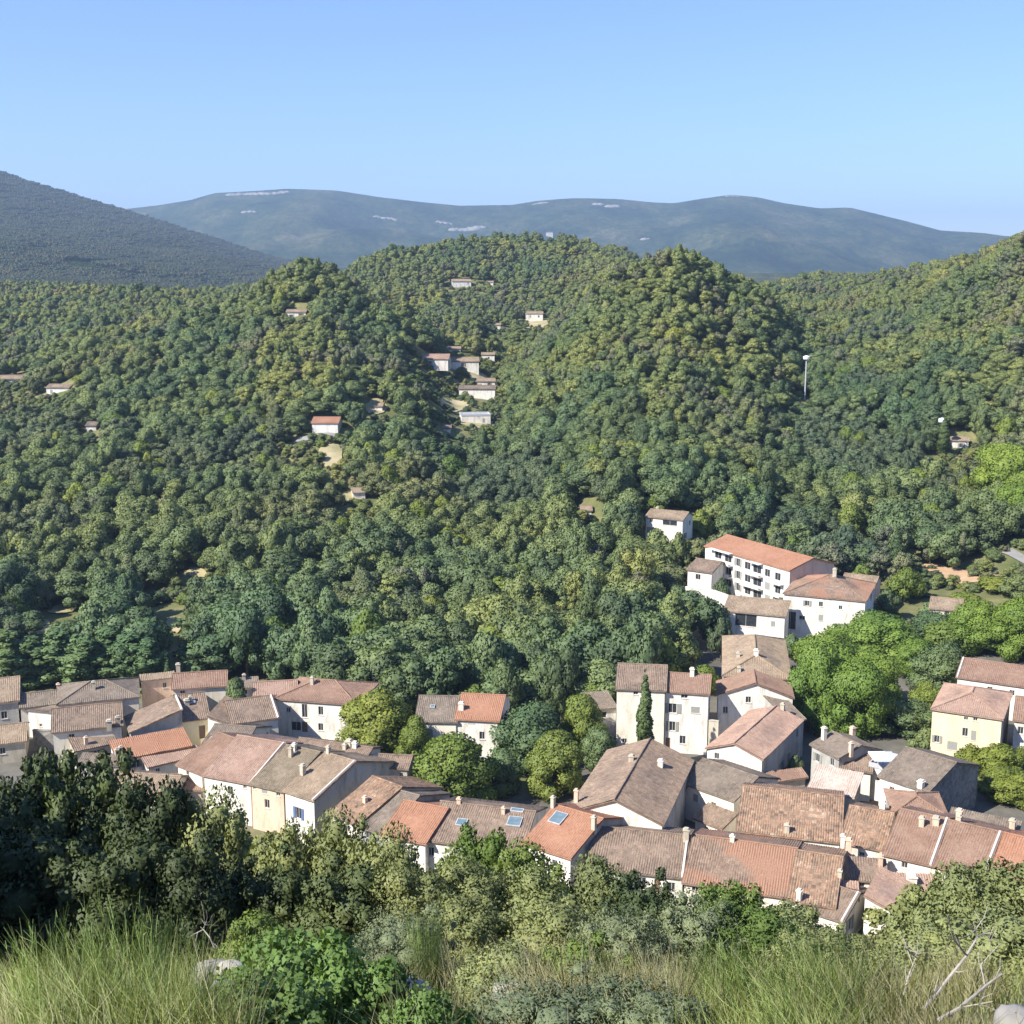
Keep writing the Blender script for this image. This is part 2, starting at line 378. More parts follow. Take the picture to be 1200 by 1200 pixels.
def thing(name, label, cat, loc, rz=0, group=None):
    o = bpy.data.objects.new(name, None); COL.objects.link(o)
    o.empty_display_size = .5
    o.location = loc; o.rotation_euler = (0, 0, rz)
    o['label'] = label; o['category'] = cat
    if group: o['group'] = group
    return o
def tag(o, label, cat, group=None):
    o['label'] = label; o['category'] = cat
    if group: o['group'] = group
    return o

class MB:
    """collects plain polygons"""
    def __init__(s): s.v = []; s.f = []
    def poly(s, pts):
        n = len(s.v); s.v += [tuple(p) for p in pts]; s.f.append(list(range(n, n + len(pts))))
    def box(s, a, b):
        x0, y0, z0 = a; x1, y1, z1 = b
        n = len(s.v)
        s.v += [(x0, y0, z0), (x1, y0, z0), (x1, y1, z0), (x0, y1, z0), (x0, y0, z1), (x1, y0, z1), (x1, y1, z1), (x0, y1, z1)]
        s.f += [[n + i for i in q] for q in ((0, 3, 2, 1), (4, 5, 6, 7), (0, 1, 5, 4), (1, 2, 6, 5), (2, 3, 7, 6), (3, 0, 4, 7))]
    def prism(s, pts, dz):
        """slab below a polygon: top polygon pts, bottom dz lower"""
        n = len(s.v); k = len(pts)
        s.v += [tuple(p) for p in pts] + [(p[0], p[1], p[2] - dz) for p in pts]
        s.f.append([n + i for i in range(k)]); s.f.append([n + k + i for i in reversed(range(k))])
        for i in range(k):
            j = (i + 1) % k; s.f.append([n + i, n + k + i, n + k + j, n + j])
    def tube(s, pts, rad, seg=6):
        pts = [np.asarray(p, float) for p in pts]; n = len(s.v)
        for i, p in enumerate(pts):
            d = pts[min(i + 1, len(pts) - 1)] - pts[max(i - 1, 0)]; d = d / (np.linalg.norm(d) + 1e-9)
            a = np.cross(d, (0, 0, 1) if abs(d[2]) < .9 else (1, 0, 0)); a /= np.linalg.norm(a); b = np.cross(d, a)
            for k in range(seg):
                t = 2 * math.pi * k / seg
                s.v.append(tuple(p + rad[i] * (a * math.cos(t) + b * math.sin(t))))
        for i in range(len(pts) - 1):
            for k in range(seg):
                k2 = (k + 1) % seg
                s.f.append([n + i * seg + k, n + i * seg + k2, n + (i + 1) * seg + k2, n + (i + 1) * seg + k])
        m = n + (len(pts) - 1) * seg
        s.f.append([m + k for k in range(seg)]); s.f.append([n + k for k in reversed(range(seg))])
    def build(s, name, mat, parent=None, loc=None, smooth=False):
        return obj(name, mesh_np(name, s.v, s.f, mat, smooth=smooth), parent, loc)

# ------------------------------------------------------------------ ground, mountains
def sheet(name, ys, us, mat, zone=False):
    Y, U = np.meshgrid(ys, us, indexing='ij')
    X = U * (np.maximum(Y, 0) + 60)
    Z = height(X, Y)
    v = np.stack([X, Y, Z], -1).reshape(-1, 3)
    nr, nc = Y.shape
    i = np.arange((nr - 1))[:, None] * nc + np.arange(nc - 1)[None]
    f = np.stack([i, i + 1, i + nc + 1, i + nc], -1).reshape(-1, 4)
    me = mesh_np(name, v, f, mat, smooth=True)
    if zone:
        a = me.color_attributes.new('zone', 'FLOAT_COLOR', 'POINT')
        x, y = v[:, 0], v[:, 1]
        px = x / np.maximum(y, 20) * F + 600
        vill = np.clip((y - np.interp(px, [0, 330, 500, 640, 900, 1200], [158, 146, 134, 125, 116, 112])) / 6, 0, 1) * np.clip((np.interp(px, [-200, 330, 480, 640, 800, 1300], [212, 200, 168, 168, 250, 250]) - y) / 8, 0, 1)
        dry = np.clip((60 - y) / 30, 0, 1)
        c = np.stack([vill, 0 * x, dry, 0 * x + 1], -1).astype(np.float32)
        a.data.foreach_set('color', c.ravel())
    o = obj(name, me); o['kind'] = 'structure'
    return o
us = np.linspace(-1.15, 1.15, 231)
y0 = np.concatenate([np.arange(-60, 0, 4), np.arange(0, 40, .7), np.geomspace(40, 1300, 250)])
sheet('ground', y0, us, M['ground'], True)
usm = np.linspace(-.9, .9, 361)
sheet('hills', np.linspace(1300, 4200, 170), usm, M['mountain'])
sheet('mountain', np.linspace(4200, 9300, 190), usm, M['mountain'])

def drape(name, corners, mat, n=14, m=14, lift=.3):
    """a sheet laid over the terrain between four photographed corners"""
    c = [hit(*q) for q in corners]
    cc = sum(c) / 4; DRAPED.append((cc[0], cc[1], np.abs(np.array(c) - cc)[:, 0].mean() * .8, np.abs(np.array(c) - cc)[:, 1].mean() * .8))
    v = []; f = []
    blob = name not in ('road', 'forecourt')
    for i in range(n + 1):
        for j in range(m + 1):
            a, b = i / n * 2 - 1, j / m * 2 - 1
            if blob:                          # square to an irregular disc
                a, b = a * math.sqrt(1 - b * b / 2), b * math.sqrt(1 - a * a / 2)
                ph = math.atan2(b, a); k = 1 + .9 * (float(fbm(np.array([math.cos(ph) * 1.6 + len(HN) + c[0][0]]), np.array([math.sin(ph) * 1.6 + c[0][1]]), 3)[0]) - .5)
                a, b = a * k, b * k
            a, b = (a + 1) / 2, (b + 1) / 2
            p = (c[0] * (1 - a) + c[1] * a) * (1 - b) + (c[3] * (1 - a) + c[2] * a) * b
            v.append((p[0], p[1], H(p[0], p[1]) + lift))
    for i in range(n):
        for j in range(m):
            q = i * (m + 1) + j; f.append([q, q + m + 1, q + m + 2, q + 1])
    o = obj(name, mesh_np(name, v, f, mat, smooth=True)); o['kind'] = 'structure'
    return o

# ------------------------------------------------------------------ houses
HN = [0]
DRAPED = []
FOOT = []          # (centre x, y, radius) kept free of forest
BOXES = []         # (px0, py0, px1, py1, distance): views kept open in front of houses
def keep(px0, py0, px1, py1, Y): BOXES.append((px0, py0, px1, py1, Y))

PER = .28
def tiles(poly, e, f, zfun, rng):
    """corrugated canal-tile surface over a convex 2D polygon; e along the eave, f up the slope"""
    P = np.array(poly, float); e = np.array(e, float); f = np.array(f, float)
    S = P @ e; T = P @ f
    n = max(4, int(round((S.max() - S.min()) / PER)))
    ss = np.linspace(S.min() + .001, S.max() - .001, n * 4 + 1)
    per = (S.max() - S.min()) / n
    lo = np.full(len(ss), 1e9); hi = np.full(len(ss), -1e9)
    k = len(P)
    for i in range(k):
        a, b = i, (i + 1) % k
        s0, s1, t0, t1 = S[a], S[b], T[a], T[b]
        if abs(s1 - s0) < 1e-6: continue
        w = (ss - s0) / (s1 - s0); ok = (w >= -1e-6) & (w <= 1 + 1e-6)
        t = t0 + w * (t1 - t0)
        lo = np.where(ok, np.minimum(lo, t), lo); hi = np.where(ok, np.maximum(hi, t), hi)
    tmin = T.min(); rows = max(2, int(round((T.max() - T.min()) / .42)))
    a = np.linspace(0, 1, rows + 1)
    TT = lo[:, None] + (hi - lo)[:, None] * a[None]
    SS = np.repeat(ss[:, None], rows + 1, 1)
    ph = ((ss - S.min()) / per) * 2 * math.pi
    wave = .036 * np.cos(ph)
    jit = rng.normal(0, .012, (n + 1, rows + 1))
    ci = np.clip(((ss - S.min()) / per + .5).astype(int), 0, n)
    X = SS * e[0] + TT * f[0]; Y = SS * e[1] + TT * f[1]
    sag = -.11 * np.sin(math.pi * (ss - S.min()) / (S.max() - S.min()))[:, None] * np.sin(math.pi * a)[None]
    Z = zfun(X, Y) + wave[:, None] + jit[ci] + sag + .07 + .1 * (fbm(X * .35 + S.min() * 7, Y * .35 + T.min() * 5, 2) - .5) + .01 * (np.arange(rows + 1) % 2)
    v = np.stack([X, Y, Z], -1).reshape(-1, 3)
    uv = np.stack([SS / per + .5, (TT - tmin) / .42], -1).reshape(-1, 2) + rng.integers(0, 500, 2)
    nr, nc = X.shape
    i = np.arange(nr - 1)[:, None] * nc + np.arange(nc - 1)[None]
    q = np.stack([i, i + nc, i + nc + 1, i + 1], -1).reshape(-1, 4)
    p0, p1, p2 = v[q[0, 0]], v[q[0, 1]], v[q[0, 3]]
    if np.cross(p1 - p0, p2 - p0)[2] < 0: q = q[:, ::-1]
    return v, q, uv

def wall_face(mb, p0, d, nrm, L, z0, z1, ops, depth=.18):
    """wall rectangle from p0 along d with recessed openings; nrm points outwards"""
    p0 = np.array(p0, float); d = np.array(d, float); nrm = np.array(nrm, float)
    pt = lambda s, z, k=0.: (p0[0] + d[0] * s - nrm[0] * k, p0[1] + d[1] * s - nrm[1] * k, z)
    xs = sorted({0, L} | {q for o in ops for q in (o[0], o[1])}); zs = sorted({z0, z1} | {q for o in ops for q in (o[2], o[3])})
    for i in range(len(xs) - 1):
        for j in range(len(zs) - 1):
            cx, cz = (xs[i] + xs[i + 1]) / 2, (zs[j] + zs[j + 1]) / 2
            if any(o[0] < cx < o[1] and o[2] < cz < o[3] for o in ops): continue
            mb.poly([pt(xs[i], zs[j]), pt(xs[i + 1], zs[j]), pt(xs[i + 1], zs[j + 1]), pt(xs[i], zs[j + 1])])
    for a, b, c, e in ops:
        mb.poly([pt(a, c), pt(b, c), pt(b, c, depth), pt(a, c, depth)])
        mb.poly([pt(a, e), pt(a, e, depth), pt(b, e, depth), pt(b, e)])
        mb.poly([pt(a, c), pt(a, c, depth), pt(a, e, depth), pt(a, e)])
        mb.poly([pt(b, c), pt(b, e), pt(b, e, depth), pt(b, c, depth)])

def place_window(root, p0, d, nrm, o, kind, rng, depth=.16):
    a, b, c, e = o
    ang = math.atan2(d[1], d[0])
    cx = p0[0] + d[0] * (a + b) / 2; cy = p0[1] + d[1] * (a + b) / 2
    w, h = b - a, e - c
    def local(mb, name, mat, par, off=(0, 0, 0)):
        ob = mb.build(name, mat, par)
        if par is root: ob.location = (cx, cy, c); ob.rotation_euler = (0, 0, ang)
        return ob
    if kind == 'door':
        f = MB(); f.box((-w / 2, depth - .05, 0), (w / 2, depth + .02, h)); 
        dr = local(f, 'door', M['shutter_w'], root)
        g = MB(); g.box((w * .3, depth - .1, h * .48), (w * .36, depth - .052, h * .5)); local(g, 'handle', M['metal'], dr)
        return
    f = MB()
    t = .07
    for q in (((-w / 2, 0), (-w / 2 + t, h)), ((w / 2 - t, 0), (w / 2, h)), ((-w / 2 + t, h - t), (w / 2 - t, h)), ((-w / 2 + t, 0), (w / 2 - t, t)), ((-.03, t), (.03, h - t))):
        f.box((q[0][0], depth - .08, q[0][1]), (q[1][0], depth - .02, q[1][1]))
    win = local(f, 'window', M['frame'], root)
    p = MB(); p.box((-w / 2, depth - .018, .0), (w / 2, depth + .02, h)); local(p, 'pane', M['glass'], win)
    s = MB(); s.box((-w / 2 - .08, -.08, -.09), (w / 2 + .08, depth - .09, -.003)); local(s, 'sill', M['mortar'], win)
    if kind in ('shut', 'bshut', 'wshut'):
        for sg in (-1, 1):
            q = MB(); x0 = sg * (w / 2 + .02); x1 = sg * (w / 2 + .02 + w / 2)
            q.box((min(x0, x1), -.06, -.02), (max(x0, x1), -.012, h + .02))
            for k in range(3): q.box((min(x0, x1) + .05, -.075, h * (.2 + .3 * k) - .04), (max(x0, x1) - .05, -.0605, h * (.2 + .3 * k) + .04))
            local(q, 'shutter', {'shut': M['shutter'], 'bshut': M['shutter_b'], 'wshut': M['shutter_w']}[kind], win)
    if kind == 'closed':
        q = MB(); q.box((-w / 2 + .01, depth - .14, .01), (w / 2 - .01, depth - .09, h - .01)); local(q, 'shutter', M['shutter'], win)

HN = [0]
def build_house(label, Aw, u, W, D, ze, typ, roofmat, wallmat, pitch=.33, wins=(), chim=(), sky=(), zb=None, name='house',
                cat='house', over=.3, auto=True, side=None, group=None, coping=()):
    """Aw front left corner (x, y), u unit vector along the front; the front faces the camera"""
    HN[0] += 1
    rng = np.random.default_rng(100 + HN[0])
    u = np.array(u[:2]) / np.linalg.norm(u[:2]); n = np.array([-u[1], u[0]])
    if zb is None:
        cs = [Aw[:2] + u * a + n * b for a in (0, W) for b in (0, D)]
        zb = min(H(*c) for c in cs) - .6
    root = thing(name, label, cat, (Aw[0], Aw[1], zb), math.atan2(u[1], u[0]), group)
    he = ze - zb
    c = Aw[:2] + u * W / 2 + n * D / 2
    FOOT.append((c[0], c[1], math.hypot(W, D) / 2 + 2.0))
    o = over
    # roof planes: polygon, eave dir, slope dir, height function
    planes = []
    if typ == 'E':
        planes = [([(-o, -o), (W + o, -o), (W + o, D / 2), (-o, D / 2)], (1, 0), (0, 1), lambda x, y: he + y * pitch),
                  ([(-o, D / 2), (W + o, D / 2), (W + o, D + o), (-o, D + o)], (1, 0), (0, -1), lambda x, y: he + (D - y) * pitch)]
        rz = lambda x, y: he + min(y, D - y) * pitch
        ridges = [((-o, D / 2), (W + o, D / 2))]
    elif typ == 'S':
        planes = [([(-o, -o), (W + o, -o), (W + o, D + .1), (-o, D + .1)], (1, 0), (0, 1), lambda x, y: he + y * pitch)]
        rz = lambda x, y: he + y * pitch; ridges = []
    elif typ == 'G':
        planes = [([(-o, -o), (W / 2, -o), (W / 2, D + o), (-o, D + o)], (0, 1), (1, 0), lambda x, y: he + x * pitch),
                  ([(W / 2, -o), (W + o, -o), (W + o, D + o), (W / 2, D + o)], (0, 1), (-1, 0), lambda x, y: he + (W - x) * pitch)]
        rz = lambda x, y: he + min(x, W - x) * pitch
        ridges = [((W / 2, -o), (W / 2, D + o))]
    elif typ == 'VL':
        planes = [([(-o, -o), (W + .1, -o), (W + .1, D + o), (-o, D + o)], (0, 1), (1, 0), lambda x, y: he + x * pitch)]
        rz = lambda x, y: he + x * pitch; ridges = []
    elif typ == 'VR':
        planes = [([(-.1, -o), (W + o, -o), (W + o, D + o), (-.1, D + o)], (0, 1), (-1, 0), lambda x, y: he + (W - x) * pitch)]
        rz = lambda x, y: he + (W - x) * pitch; ridges = []
    elif typ == 'H':
        h = min(W, D) / 2
        if W >= D:
            a, b = (h, D / 2), (W - h, D / 2)
        else:
            a, b = (W / 2, h), (W / 2, D - h)
        if W - 2 * h < .2 and W >= D: b = (a[0] + .2, a[1])
        if D - 2 * h < .2 and W < D: b = (a[0], a[1] + .2)
        q = [(-o, -o), (W + o, -o), (W + o, D + o), (-o, D + o)]
        fz = lambda x, y: he + y * pitch; bz = lambda x, y: he + (D - y) * pitch
        lz = lambda x, y: he + x * pitch; rzf = lambda x, y: he + (W - x) * pitch
        if W >= D:
            planes = [([q[0], q[1], b, a], (1, 0), (0, 1), fz), ([q[2], q[3], a, b], (1, 0), (0, -1), bz),
                      ([q[3], q[0], a], (0, 1), (1, 0), lz), ([q[1], q[2], b], (0, 1), (-1, 0), rzf)]
        else:
            planes = [([q[0], q[1], a], (1, 0), (0, 1), fz), ([q[2], q[3], b], (1, 0), (0, -1), bz),
                      ([q[3], q[0], a, b], (0, 1), (1, 0), lz), ([q[1], q[2], b, a], (0, 1), (-1, 0), rzf)]
        rz = lambda x, y: he + min(x, y, W - x, D - y) * pitch
        ridges = [(a, b)] + [(q[0], a), (q[1], a if W < D else b), (q[2], b), (q[3], b if W < D else a)]
    elif typ == 'F':
        planes = []; rz = lambda x, y: he; ridges = []
    vs, fs, uvs = [], [], []; nv = 0
    slab = MB()
    for poly, e, f, zf in planes:
        v, q, uv = tiles(poly, e, f, zf, rng)
        vs.append(v); fs += (q + nv).tolist(); uvs.append(uv); nv += len(v)
        slab.prism([(x, y, float(zf(x, y))) for x, y in poly], .13)
    if typ == 'F':
        slab.box((-.05, -.05, he), (W + .05, D + .05, he + .12))
        for q in (((-.1, -.1), (W + .1, .1)), ((-.1, D - .1), (W + .1, D + .1)), ((-.1, .1), (.1, D - .1)), ((W - .1, .1), (W + .1, D - .1))):
            slab.box((q[0][0], q[0][1], he + .12), (q[1][0], q[1][1], he + .75))
    for (x0, y0_), (x1, y1_) in ridges:           # ridge tiles
        z0_, z1_ = rz(x0, y0_) if typ == 'H' else rz(min(max(x0, 0), W), min(max(y0_, 0), D)), 0
        zz = lambda x, y: rz(x, y)
        if typ in 'EG': za = zb_ = he + (D if typ == 'E' else W) / 2 * pitch
        else: za, zb_ = zz(x0, y0_), zz(x1, y1_)
        k = 10
        pts = [(x0 + (x1 - x0) * i / k, y0_ + (y1_ - y0_) * i / k, za + (zb_ - za) * i / k + .1 + rng.normal(0, .008)) for i in range(k + 1)]
        n0 = len(slab.v); slab.tube(pts, [.11] * (k + 1), 6)
    ns = len(slab.v)
    v_all = np.concatenate(vs + [np.array(slab.v)]) if vs else np.array(slab.v)
    uv_all = np.concatenate(uvs + [np.array(slab.v)[:, :2] * 2]) if vs else np.array(slab.v)[:, :2]
    roof = obj('roof', mesh_np('roof', v_all, fs + [[i + nv for i in q] for q in slab.f], M[roofmat], uv=uv_all), root)
    # walls
    sides = {'f': ((0, 0), (1, 0), (0, -1), W), 'r': ((W, 0), (0, 1), (1, 0), D), 'b': ((W, D), (-1, 0), (0, 1), W), 'l': ((0, D), (0, -1), (-1, 0), D)}
    top = {'f': he, 'r': he, 'b': he, 'l': he}
    if typ == 'S': top['b'] = he + D * pitch
    if typ == 'VL': top['r'] = he + W * pitch
    if typ == 'VR': top['l'] = he + W * pitch
    for k in top: top[k] -= .02
    ops = {k: [] for k in sides}; kinds = {k: [] for k in sides}
    ca, sa = u
    def loc2(p):
        q = np.array(p[:2]) - Aw[:2]; return q @ u, q @ n
    for wspec in wins:                       # (px, py, w, h, kind[, wall])
        px, py, ww, hh, kd = wspec[:5]; wl = wspec[5] if len(wspec) > 5 else 'f'
        p0, d, nr, L = sides[wl]
        wp = Aw[:2] + u * p0[0] + n * p0[1]; wn = u * nr[0] + n * nr[1]
        r = ray(px, py); t = ((wp - CAM[:2]) @ wn) / (r[:2] @ wn); P = CAM + r * t
        lx, ly = loc2(P); s = (lx - p0[0]) * d[0] + (ly - p0[1]) * d[1]; z = P[2] - zb
        a, b, c0, e0 = s - ww / 2, s + ww / 2, z - hh / 2, z + hh / 2
        if a < .15 or b > L - .15 or c0 < .2 or e0 > top[wl] - .12: 
            a = max(a, .2); b = min(b, L - .2); e0 = min(e0, top[wl] - .15)
            if b - a < .3 or e0 - c0 < .3: continue
        if any(not (b + .1 < q[0] or a - .1 > q[1] or e0 + .1 < q[2] or c0 - .1 > q[3]) for q in ops[wl]): continue
        ops[wl].append((a, b, c0, e0)); kinds[wl].append(kd)
    if auto:
        for wl in (['r', 'l', 'b'] + ([] if wins else ['f'])):
            L = sides[wl][3]; nf = max(1, int((he - .8) // 2.7))
            if typ in 'SV' and wl == 'b': continue
            for fl in range(nf):
                z = top[wl] - 2.1 - fl * 2.7
                if z < .8: continue
                k = int(L // 3.4)
                for i in range(k):
                    if rng.random() < .35: continue
                    s = L * (i + .5) / k + rng.uniform(-.3, .3); w2 = rng.choice([.4, .45, .5]); hh = rng.choice([1.1, 1.3, 1.5])
                    ops[wl].append((s - w2, s + w2, z, z + hh)); kinds[wl].append(str(rng.choice(['plain', 'shut', 'closed', 'wshut'])))
    mb = MB(); smb = MB()
    for k, (p0, d, nr, L) in sides.items():
        tgt = smb if (side and k in side) else mb
        wall_face(tgt, p0, d, nr, L, 0, top[k], ops[k])
    g = lambda pts, k: (smb if (side and k in side) else mb).poly(pts)
    e_ = .02
    if typ == 'E':
        for x, k in ((0, 'l'), (W, 'r')): g([(x, 0, he - e_), (x, D, he - e_), (x, D / 2, he + D / 2 * pitch - e_)], k)
    if typ == 'G':
        for y, k in ((0, 'f'), (D, 'b')): g([(0, y, he - e_), (W, y, he - e_), (W / 2, y, he + W / 2 * pitch - e_)], k)
    if typ == 'S':
        for x, k in ((0, 'l'), (W, 'r')): g([(x, 0, he - e_), (x, D, he - e_), (x, D, he + D * pitch - e_)], k)
    if typ in ('VL', 'VR'):
        for y, k in ((0, 'f'), (D, 'b')): g([(0, y, he - e_), (W, y, he - e_), (W if typ == 'VL' else 0, y, he + W * pitch - e_)], k)
    mb.build('wall', M[wallmat], root)
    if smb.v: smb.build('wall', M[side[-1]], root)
    # cornice under the eaves
    if typ in ('E', 'S', 'H'):
        cm = MB()
        for (x0, y0_, x1, y1_) in ((0, -.16, W, -.003), (0, -.09, W, -.003)):
            pass
        cm.box((0, -.2, he - .26), (W, -.004, he - .16)); cm.box((.02, -.12, he - .4), (W - .02, -.004, he - .262))
        cm.build('cornice', M['mortar'] if wallmat != 'yellow' else M['pink'], root)
    for k, (p0, d, nr, L) in sides.items():
        for o4, kd in zip(ops[k], kinds[k]): place_window(root, p0, d, nr, o4, kd, rng)
    # chimneys and skylights stand where the photo shows them on the roof
    def roof_hit(px, py):
        r = ray(px, py)
        t0 = max(20, (np.linalg.norm(Aw[:2]) - 45))
        for t in np.arange(t0, t0 + 130, .1):
            P = CAM + r * t; lx, ly = loc2(P)
            if -.4 <= lx <= W + .4 and -.4 <= ly <= D + .4 and P[2] - zb <= rz(min(max(lx, 0), W), min(max(ly, 0), D)): return lx, ly, P
        return None
    for cs in chim:                            # (px, base py, top py[, width])
        q = roof_hit(cs[0], cs[1])
        if q is None:
            P = on_z(cs[0], cs[1], ze + D * pitch / 2); lx, ly = loc2(P); lx = min(max(lx, .4), W - .4); ly = min(max(ly, .4), D - .4); q = (lx, ly, P)
        lx, ly, P = q; h = max(.6, (cs[1] - cs[2]) / F * np.linalg.norm(P - CAM) * .72); w2 = (cs[3] if len(cs) > 3 else .6) / 2.5
        zr = rz(min(max(lx, 0), W), min(max(ly, 0), D))
        m2 = MB(); m2.box((-w2, -w2, -.6), (w2, w2, h)); m2.box((-w2 - .08, -w2 - .08, h), (w2 + .08, w2 + .08, h + .1))
        m2.box((-w2 + .08, -w2 + .08, h + .1), (w2 - .08, w2 - .08, h + .28))
        ch = m2.build('chimney', M[str(rng.choice(['cream', 'beige', 'beige', 'pink']))], roof, (lx, ly, zr))
    for ss in sky:                             # (px, py, w, h)
        q = roof_hit(ss[0], ss[1])
        if q is None: continue
        lx, ly, P = q; w2, h2 = ss[2] / 2, ss[3] / 2
        m2 = MB(); m2.box((-w2, -h2, 0), (w2, h2, .16))
        fr = m2.build('skylight', M['metal'], roof, (lx, ly, rz(lx, ly) + .06)); fr.rotation_euler = (math.atan(pitch), 0, 0)
        m3 = MB(); m3.box((-w2 + .1, -h2 + .1, .162), (w2 - .1, h2 - .1, .19)); m3.build('pane', M['skylight'], fr)
    if coping:
        for sd in coping:                      # raised mortar verge
            x = {'l': 0, 'r': W}[sd]
            m2 = MB(); pts = [(x, y, rz(min(max(x, 0), W), y) + .12) for y in np.linspace(-o, D / 2 if typ == 'E' else D, 8)]
            m2.tube(pts, [.17] * 8, 6); m2.build('verge', M['mortar'], roof)
    return root

def house(label, A, B, ze, typ, ref, roofmat, wallmat, pitch=.33, **kw):
    Aw = on_z(*A, ze); Bw = on_z(*B, ze)
    W = float(np.linalg.norm(Bw - Aw)); u = (Bw - Aw)[:2] / W; n = np.array([-u[1], u[0]])
    if isinstance(ref, (int, float)): D = float(ref)
    else:
        E = Bw if abs(ref[0] - B[0]) < abs(ref[0] - A[0]) else Aw
        if typ == 'H': E = (Aw + Bw) / 2
        sl = 0 if typ == 'G' else pitch
        r = ray(*ref); ts = np.arange(60, 420, .02); Q = CAM + ts[:, None] * r
        dist = np.linalg.norm(Q[:, :2] - E[:2], axis=1)
        bad = np.abs(Q[:, 2] - (ze + .16 + dist * sl)); bad[Q[:, :2] @ n < E[:2] @ n] = 99
        k = np.argmin(bad); nr = (Q[k, :2] - E[:2]) / (dist[k] + 1e-6)
        if typ in 'EGS' and bad[k] < .3 and dist[k] > 2.5 and nr @ n > .5:
            n = n + .9 * nr; n /= np.linalg.norm(n); m_ = (Aw + Bw)[:2] / 2
            u = np.array([n[1], -n[0]]); Aw = np.append(m_ - u * W / 2, ze); Bw = np.append(m_ + u * W / 2, ze)
            E = Bw if abs(ref[0] - B[0]) < abs(ref[0] - A[0]) else Aw
        hs = np.arange(.5, 30, .05)
        P = np.stack([E[0] + n[0] * hs, E[1] + n[1] * hs, ze + .16 + hs * sl], -1)
        py = proj(P)[1]
        h = hs[np.argmin(np.abs(py - ref[1]))]
        D = h * (2 if typ in 'EH' else 1)
    mid = Aw[:2] + u * W / 2 + n * D / 2
    print('HOUSE W=%.1f D=%.1f yaw=%.0f Y=%.0f ground=%.1f ze=%.1f | %s' % (W, D, math.degrees(math.atan2(u[1], u[0])), mid[1], H(*mid), ze, label))
    return build_house(label, Aw[:2], u, W, D, ze, typ, roofmat, wallmat, pitch, **kw)
# ------------------------------------------------------------------ the village, row by row (pixels of the eaves in the photograph)
house('small house cut by the left edge of the picture, its blue-grey wall in shade', (-30, 824), (20, 822), 6, 'E', (8, 792), 'r_tan', 'grey', wins=[(5, 838, .9, 1.2, 'plain')], auto=False)  # grey front puts its shade into the wall colour
house('low brown-roofed house with a square chimney beside the left edge house', (24, 829), (66, 824), 5, 'E', (66, 808), 'r_grey', 'cream', chim=[(69, 817, 808)])
house('bright white blank wall block over a dark garden wall, far left of the village', (33, 831), (62, 834), 4.6, 'S', 2.6, 'r_grey', 'white', wins=[(48, 850, .5, .5, 'plain')], auto=False, pitch=.12)
house('low tan-roofed shed in front of the white blank wall block', (-12, 872), (29, 868), 3.2, 'E', (29, 846), 'r_tan', 'beige', wins=[(3, 880, .8, 1, 'plain')])
house('wide grey-brown hipped house whose ridge is the highest at the left end', (68, 825), (162, 816), 6.5, 'H', (112, 797), 'r_grey', 'cream', chim=[(110, 808, 797)], wins=[(90, 832, .8, 1, 'plain')])
house('broad tan-brown roof in the middle of the left cluster, patched white below', (62, 858), (142, 849), 5.5, 'E', (142, 822), 'r_old', 'cream', chim=[(128, 852, 843, .9), (146, 848, 838, .8)], wins=[(84, 864, .8, 1, 'plain')])
house('lower brown lean-to roof below the broad tan-brown roof', (92, 881), (132, 868), 3.4, 'S', (132, 852), 'r_old', 'beige', chim=[(101, 872, 862)])
house('house with a greenish grey wall rising to the right above an orange roof', (153, 858), (214, 850), 5.0, 'VL', 7.0, 'r_old', 'grey', wins=[(184, 853, .9, .9, 'plain')], auto=False, coping='r')
house('patchy bright orange roof in front of the greenish grey wall', (139, 890), (222, 873), 3.6, 'S', (213, 852), 'r_orange', 'white', wins=[(160, 895, 1.6, 1.2, 'plain')], chim=[(137, 886, 876), (142, 884, 873)])
house('pinkish lean-to strip under the patchy bright orange roof', (174, 898), (234, 884), 2.6, 'S', (232, 873), 'r_pink', 'white', auto=False, wins=[(185, 903, .6, .7, 'plain')])
house('reddish roof with a tall chimney at the back edge of the left cluster', (203, 806), (264, 804), 6.5, 'E', (262, 785), 'r_red', 'cream', chim=[(206, 784, 769, .8)], wins=[(214, 812, .8, .8, 'plain')])
house('pale orange flat-topped block at the back edge, left of the tall chimney', (166, 797), (203, 793), 6.2, 'S', (203, 786), 'r_tan', 'pink', wins=[(193, 803, .6, .9, 'plain')], auto=False)
house('brown roof with a dark dormer hole above a yellowish wall and narrow door', (211, 845), (244, 840), 5.6, 'E', (243, 810), 'r_old', 'yellow', wins=[(237, 858, .9, 2.1, 'door')], chim=[(219, 826, 819, .9), (223, 822, 815)], sky=[(224, 823, 1.2, .8)])
house('house with a bare white triangular side wall in the left cluster', (244, 852), (284, 853), 4.9, 'VR', 8.5, 'r_old', 'white', auto=False, wins=[(253, 856, .6, .6, 'plain')])
house('brown roof between the white triangular wall and the white hipped house', (272, 847), (326, 841), 5.5, 'E', (315, 814), 'r_old', 'cream', coping='r', wins=[(300, 853, .8, 1, 'plain')])
house('grey metal shed roof at the back, between trees and pinkish roofs', (279, 806), (302, 804), 5, 'S', (302, 792), 'r_grey', 'grey', auto=False, wins=[(287, 811, .8, .8, 'plain')], chim=[(285, 793, 786)])
house('long pinkish roof behind the white hipped house', (298, 814), (347, 812), 6, 'E', (345, 796), 'r_pink', 'cream', wins=[(305, 820, .8, .9, 'plain')])
